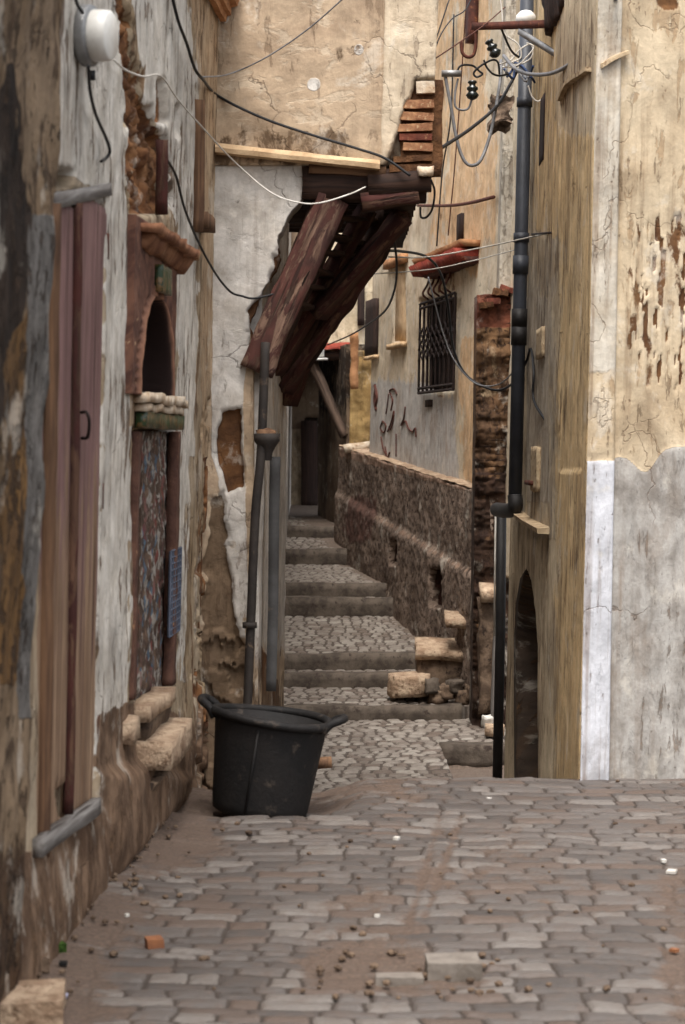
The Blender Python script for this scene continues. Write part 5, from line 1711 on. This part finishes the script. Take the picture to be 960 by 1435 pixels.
# bracket with hook, strut and insulators on the corner house
br = empty('cable_bracket', W2.pt(W2.hit(776, 34)[0], W2.hit(776, 34)[1], 0.0), 'rusty iron bracket arm carrying cables out from the ochre wall', 'bracket')
pa, pb = P(782, 33, 12.0), P(664, 37, 12.7)
beam('arm', pa, pb, 0.035, 0.045, M['rust'], br, cut=0.1, amp=0.002, bev=0.003)
tube('hook', [P(667, 38, 12.68), P(667, 60, 12.68), P(664, 76, 12.68), P(656, 80, 12.68), P(648, 74, 12.68), P(646, 58, 12.68)], 0.011, M['rust'], br, True, 6, 8)
beam('stay', P(728, 44, 12.3), P(783, 78, 11.9), 0.02, 0.035, M['galv'], br, cut=0.1, amp=0.001, bev=0.003)
tube('cross_tie', [P(700, 34, 12.5), P(716, 70, 12.8), P(730, 82, 12.9)], 0.008, M['pipe_dark'], br, True, 6, 6)
beam('clamp_bar', P(619, 103, 12.6), P(646, 103, 12.6), 0.045, 0.035, M['galv'], br, cut=0.1, amp=0.001, bev=0.003)
INS = [(0, 0.0), (0.012, 0), (0.03, 0.01), (0.042, 0.03), (0.03, 0.045), (0.024, 0.055), (0.036, 0.066), (0.036, 0.078), (0.02, 0.088), (0.02, 0.1), (0.03, 0.108), (0.026, 0.12), (0.0, 0.125)]
i1 = lathe('insulator', INS, Matrix.Translation(P(662, 140, 12.6)), M['insul'], None, 24)
tag(i1, 'dark ribbed insulator hanging upright from the grey hook of cable', 'insulator', 'insulators on the cables')
i2 = lathe('insulator', INS, Matrix.Translation(P(697, 80, 12.75)) @ Matrix.Rotation(R(-28), 4, 'Y'), M['insul'], None, 24)
tag(i2, 'dark insulator tilted to the left above the cable tangle', 'insulator', 'insulators on the cables')
gl = lathe('white_globe', [(0, -0.04), (0.05, -0.03), (0.066, 0.0), (0.06, 0.03), (0.035, 0.055), (0, 0.065)], Matrix.Translation(P(737, 28, 12.6)), M['white_shutter'], None, 24)
tag(gl, 'small white globe cap peeping over the rusty bracket arm', 'globe')
# ragged eave end above the bracket
ev = wall_box('rotten_eave', W2, 774, 792, -80, -14, -0.02, 0.08, M['dark_wood'], None, 31, 0.03, 0.02, 0.04, 0.5)
tag(ev, 'rotten dark timber eave end sticking from the ochre wall', 'timber')
rb = stone('crumbled_corbel', Matrix.Translation(P(701, 180, 17.8)), 0.17, 0.3, 0.27, M['rubble'], None, 0.03, 0.06, 8, 0.01, 8, False)
tag(rb, 'crumbling brown corbel stump left of the downpipe', 'corbel')
pp_ = tube('wall_hook', [W2.at(746, 328, 0.0), W2.at(748, 328, 0.05), W2.at(772, 326, 0.06)], 0.007, M['iron'], None, True, 4, 6)
tag(pp_, 'iron hook holding the stretched white cable on the ochre wall', 'hook')

# ================================================================== LITTER AND LOOSE STONES
def ground_pt(px, py, h=0.0):
    d = EYE * F / (py - HY)
    for _ in range(4):
        x = (px - CX) / F * d
        z = float(street_z(np.array([x]), np.array([d]))[0])
        d = (EYE - z) * F / (py - HY)
    return Vector(((px - CX) / F * d, d, z + h))


def loose(name, px, py, w, dep, h, mat, label, cat, rot=0.0, seed=0, group=None, amp=0.008, sink=0.02):
    p = ground_pt(px, py)
    o = stone(name, Matrix.Translation(p + Vector((0, dep / 2, -sink))) @ Matrix.Rotation(rot, 4, 'Z'), w, dep, h + sink, M[mat], None, 0.035, amp * 0.8, 7, min(0.007, h * 0.3), seed, False)
    return tag(o, label, cat, group)


M['loose_grey'] = plain('loose_paver', (124, 116, 108), (98, 90, 82), 9, 0.8, 0, 0.6, 30, 0.3, (96, 84, 72), (0.6, 0.7), 0.008)
loose('loose_paver', 637, 1371, 0.165, 0.13, 0.045, 'loose_grey', 'loose grey paving block lying proud in the dirt patch', 'stone', 0.03, 1)
loose('loose_paver', 560, 1376, 0.14, 0.07, 0.012, 'loose_grey', 'flat half-buried paving block left of the proud grey block', 'stone', -0.02, 2)
loose('orange_rag', 216, 1330, 0.06, 0.05, 0.03, 'orange', 'crumpled orange scrap on the cobbles', 'litter', 0.3, 3, None, 0.014, 0.005)
loose('doorstep_block', 20, 1432, 0.24, 0.24, 0.05, 'pale_stone', 'pale stone block in the bottom left corner of the street', 'stone', 0.1, 4)
loose('stone', 48, 1362, 0.07, 0.06, 0.03, 'rubble', 'brown pebble against the near pier', 'stone', 0.5, 5)
loose('moss_tuft', 74, 1331, 0.06, 0.06, 0.02, 'moss', 'small green moss tuft at the foot of the left wall', 'moss', 0.5, 6, None, 0.02, 0.01)
st_ = tube('striped_straw', [ground_pt(26, 1390, 0.014), ground_pt(60, 1396, 0.016), ground_pt(94, 1402, 0.012)], 0.009, M['blue_plastic'], None, True, 6, 8)
tag(st_, 'blue and white plastic stick lying by the left wall', 'litter')
for i, (x, y, s, m_, lb) in enumerate([(54, 1358, 0.03, 'paper', 'white scrap beside the brown pebble'), (178, 1284, 0.014, 'paper', 'tiny white scrap between cobbles near the door'), (943, 1224, 0.045, 'paper', 'flat white scrap near the right edge of the street'),
                                       (930, 1208, 0.02, 'paper', 'small white scrap beyond the flat one at right'), (946, 1334, 0.028, 'orange', 'pinkish orange scrap at the right edge'), (529, 1284, 0.018, 'paper', 'bright white crumb in the middle of the street'),
                                       (686, 1120, 0.02, 'paper', 'white crumb on the pale flags near the crest'), (556, 1176, 0.026, 'paper', 'pale scrap on the cobbles right of the tub'), (88, 1352, 0.03, 'rubber', 'dark scrap in the soil near the moss')]):
    loose('paper_scrap', x, y, s, s * 0.8, 0.008, m_, lb, 'litter', i * 0.6, 10 + i, 'litter scattered on the street', 0.006, 0.003)
r_ = random.Random(4)
bm = bmesh.new()
for i in range(150):
    if i < 70:
        y = r_.uniform(1150, 1420)
        x = 245 - (y - 1110) * 0.79 + r_.expovariate(1 / 40.0) + 4
    elif i < 110:
        x, y = r_.uniform(440, 700), r_.uniform(1335, 1400)
    else:
        x, y = r_.uniform(250, 960), r_.uniform(1095, 1400)
    p = ground_pt(x, y)
    s = r_.uniform(0.006, 0.016)
    mm = Matrix.Translation(p + Vector((0, 0, s * 0.3))) @ Matrix.Rotation(r_.uniform(0, 6), 4, 'Z') @ Matrix.Diagonal((s * r_.uniform(0.8, 1.5), s, s * 0.7, 1))
    bmesh.ops.create_icosphere(bm, subdivisions=1, radius=1.0, matrix=mm)
pb_ = bm_obj('gravel', bm, M['rubble'], None, False)
tag(pb_, 'loose grit strewn over the cobbles', kind='stuff')
# rubbish by the plank
tr = stone('crumpled_bag', Matrix.Translation(P(683, 1018, 17.6)), 0.09, 0.08, 0.09, M['paper'], None, 0.02, 0.03, 14, 0.02, 3)
tag(tr, 'crumpled white bag beside the leaning plank', 'litter')
tr = stone('foot_stone', Matrix.Translation(P(692, 1030, 17.55)), 0.16, 0.14, 0.10, M['pale_stone'], None, 0.03, 0.02, 9, 0.03, 4)
tag(tr, 'rounded pale stone at the foot of the leaning plank', 'stone')
# ================================================================== WORLD, SUN, CAMERA
w = bpy.data.worlds.new('World')
scene.world = w
w.use_nodes = True
nt = w.node_tree
bg = nt.nodes['Background']
sky = nt.nodes.new('ShaderNodeTexSky')
sky.sky_type = 'NISHITA'
sky.sun_disc = False
SUN_EL, SUN_AZ = R(66), R(186)
sky.sun_elevation = SUN_EL
sky.sun_rotation = SUN_AZ
sky.dust_density = 6.0
sky.air_density = 1.0
sky.ozone_density = 0.5
hs = nt.nodes.new('ShaderNodeHueSaturation')     # overcast: the cloud layer takes most of the blue away
hs.inputs['Saturation'].default_value = 0.25
nt.links.new(sky.outputs[0], hs.inputs['Color'])
nt.links.new(hs.outputs[0], bg.inputs[0])
bg.inputs[1].default_value = 0.15
sd = bpy.data.lights.new('sun', 'SUN')
sd.energy = 0.8
sd.angle = R(16)
sd.color = (1.0, 0.93, 0.84)
so = bpy.data.objects.new('sun', sd)
COL.objects.link(so)
# direction towards the sun
dv = Vector((math.sin(SUN_AZ) * math.cos(SUN_EL), math.cos(SUN_AZ) * math.cos(SUN_EL), math.sin(SUN_EL)))
so.rotation_euler = dv.to_track_quat('Z', 'Y').to_euler()
so.location = (0, 5, 12)

cam = bpy.data.cameras.new('camera')
cam.sensor_fit = 'HORIZONTAL'
cam.sensor_width = 24.0
cam.lens = 24.0 * F / 960.0
cam.shift_y = -97.5 / 960.0
cam.clip_end = 500
cam.clip_start = 0.05
cam.dof.use_dof = True
cam.dof.focus_distance = 13.5
cam.dof.aperture_fstop = 4.5
co = bpy.data.objects.new('camera', cam)
COL.objects.link(co)
co.location = (0, 0, EYE)
co.rotation_euler = (R(90), 0, 0)
scene.camera = co

vs_ = scene.view_settings
vs_.view_transform = 'Standard'
vs_.look = 'None'
vs_.gamma = 1.0
vs_.exposure = 1.25
scene.cycles.use_denoising = True
scene.cycles.max_bounces = 6
scene.cycles.diffuse_bounces = 4
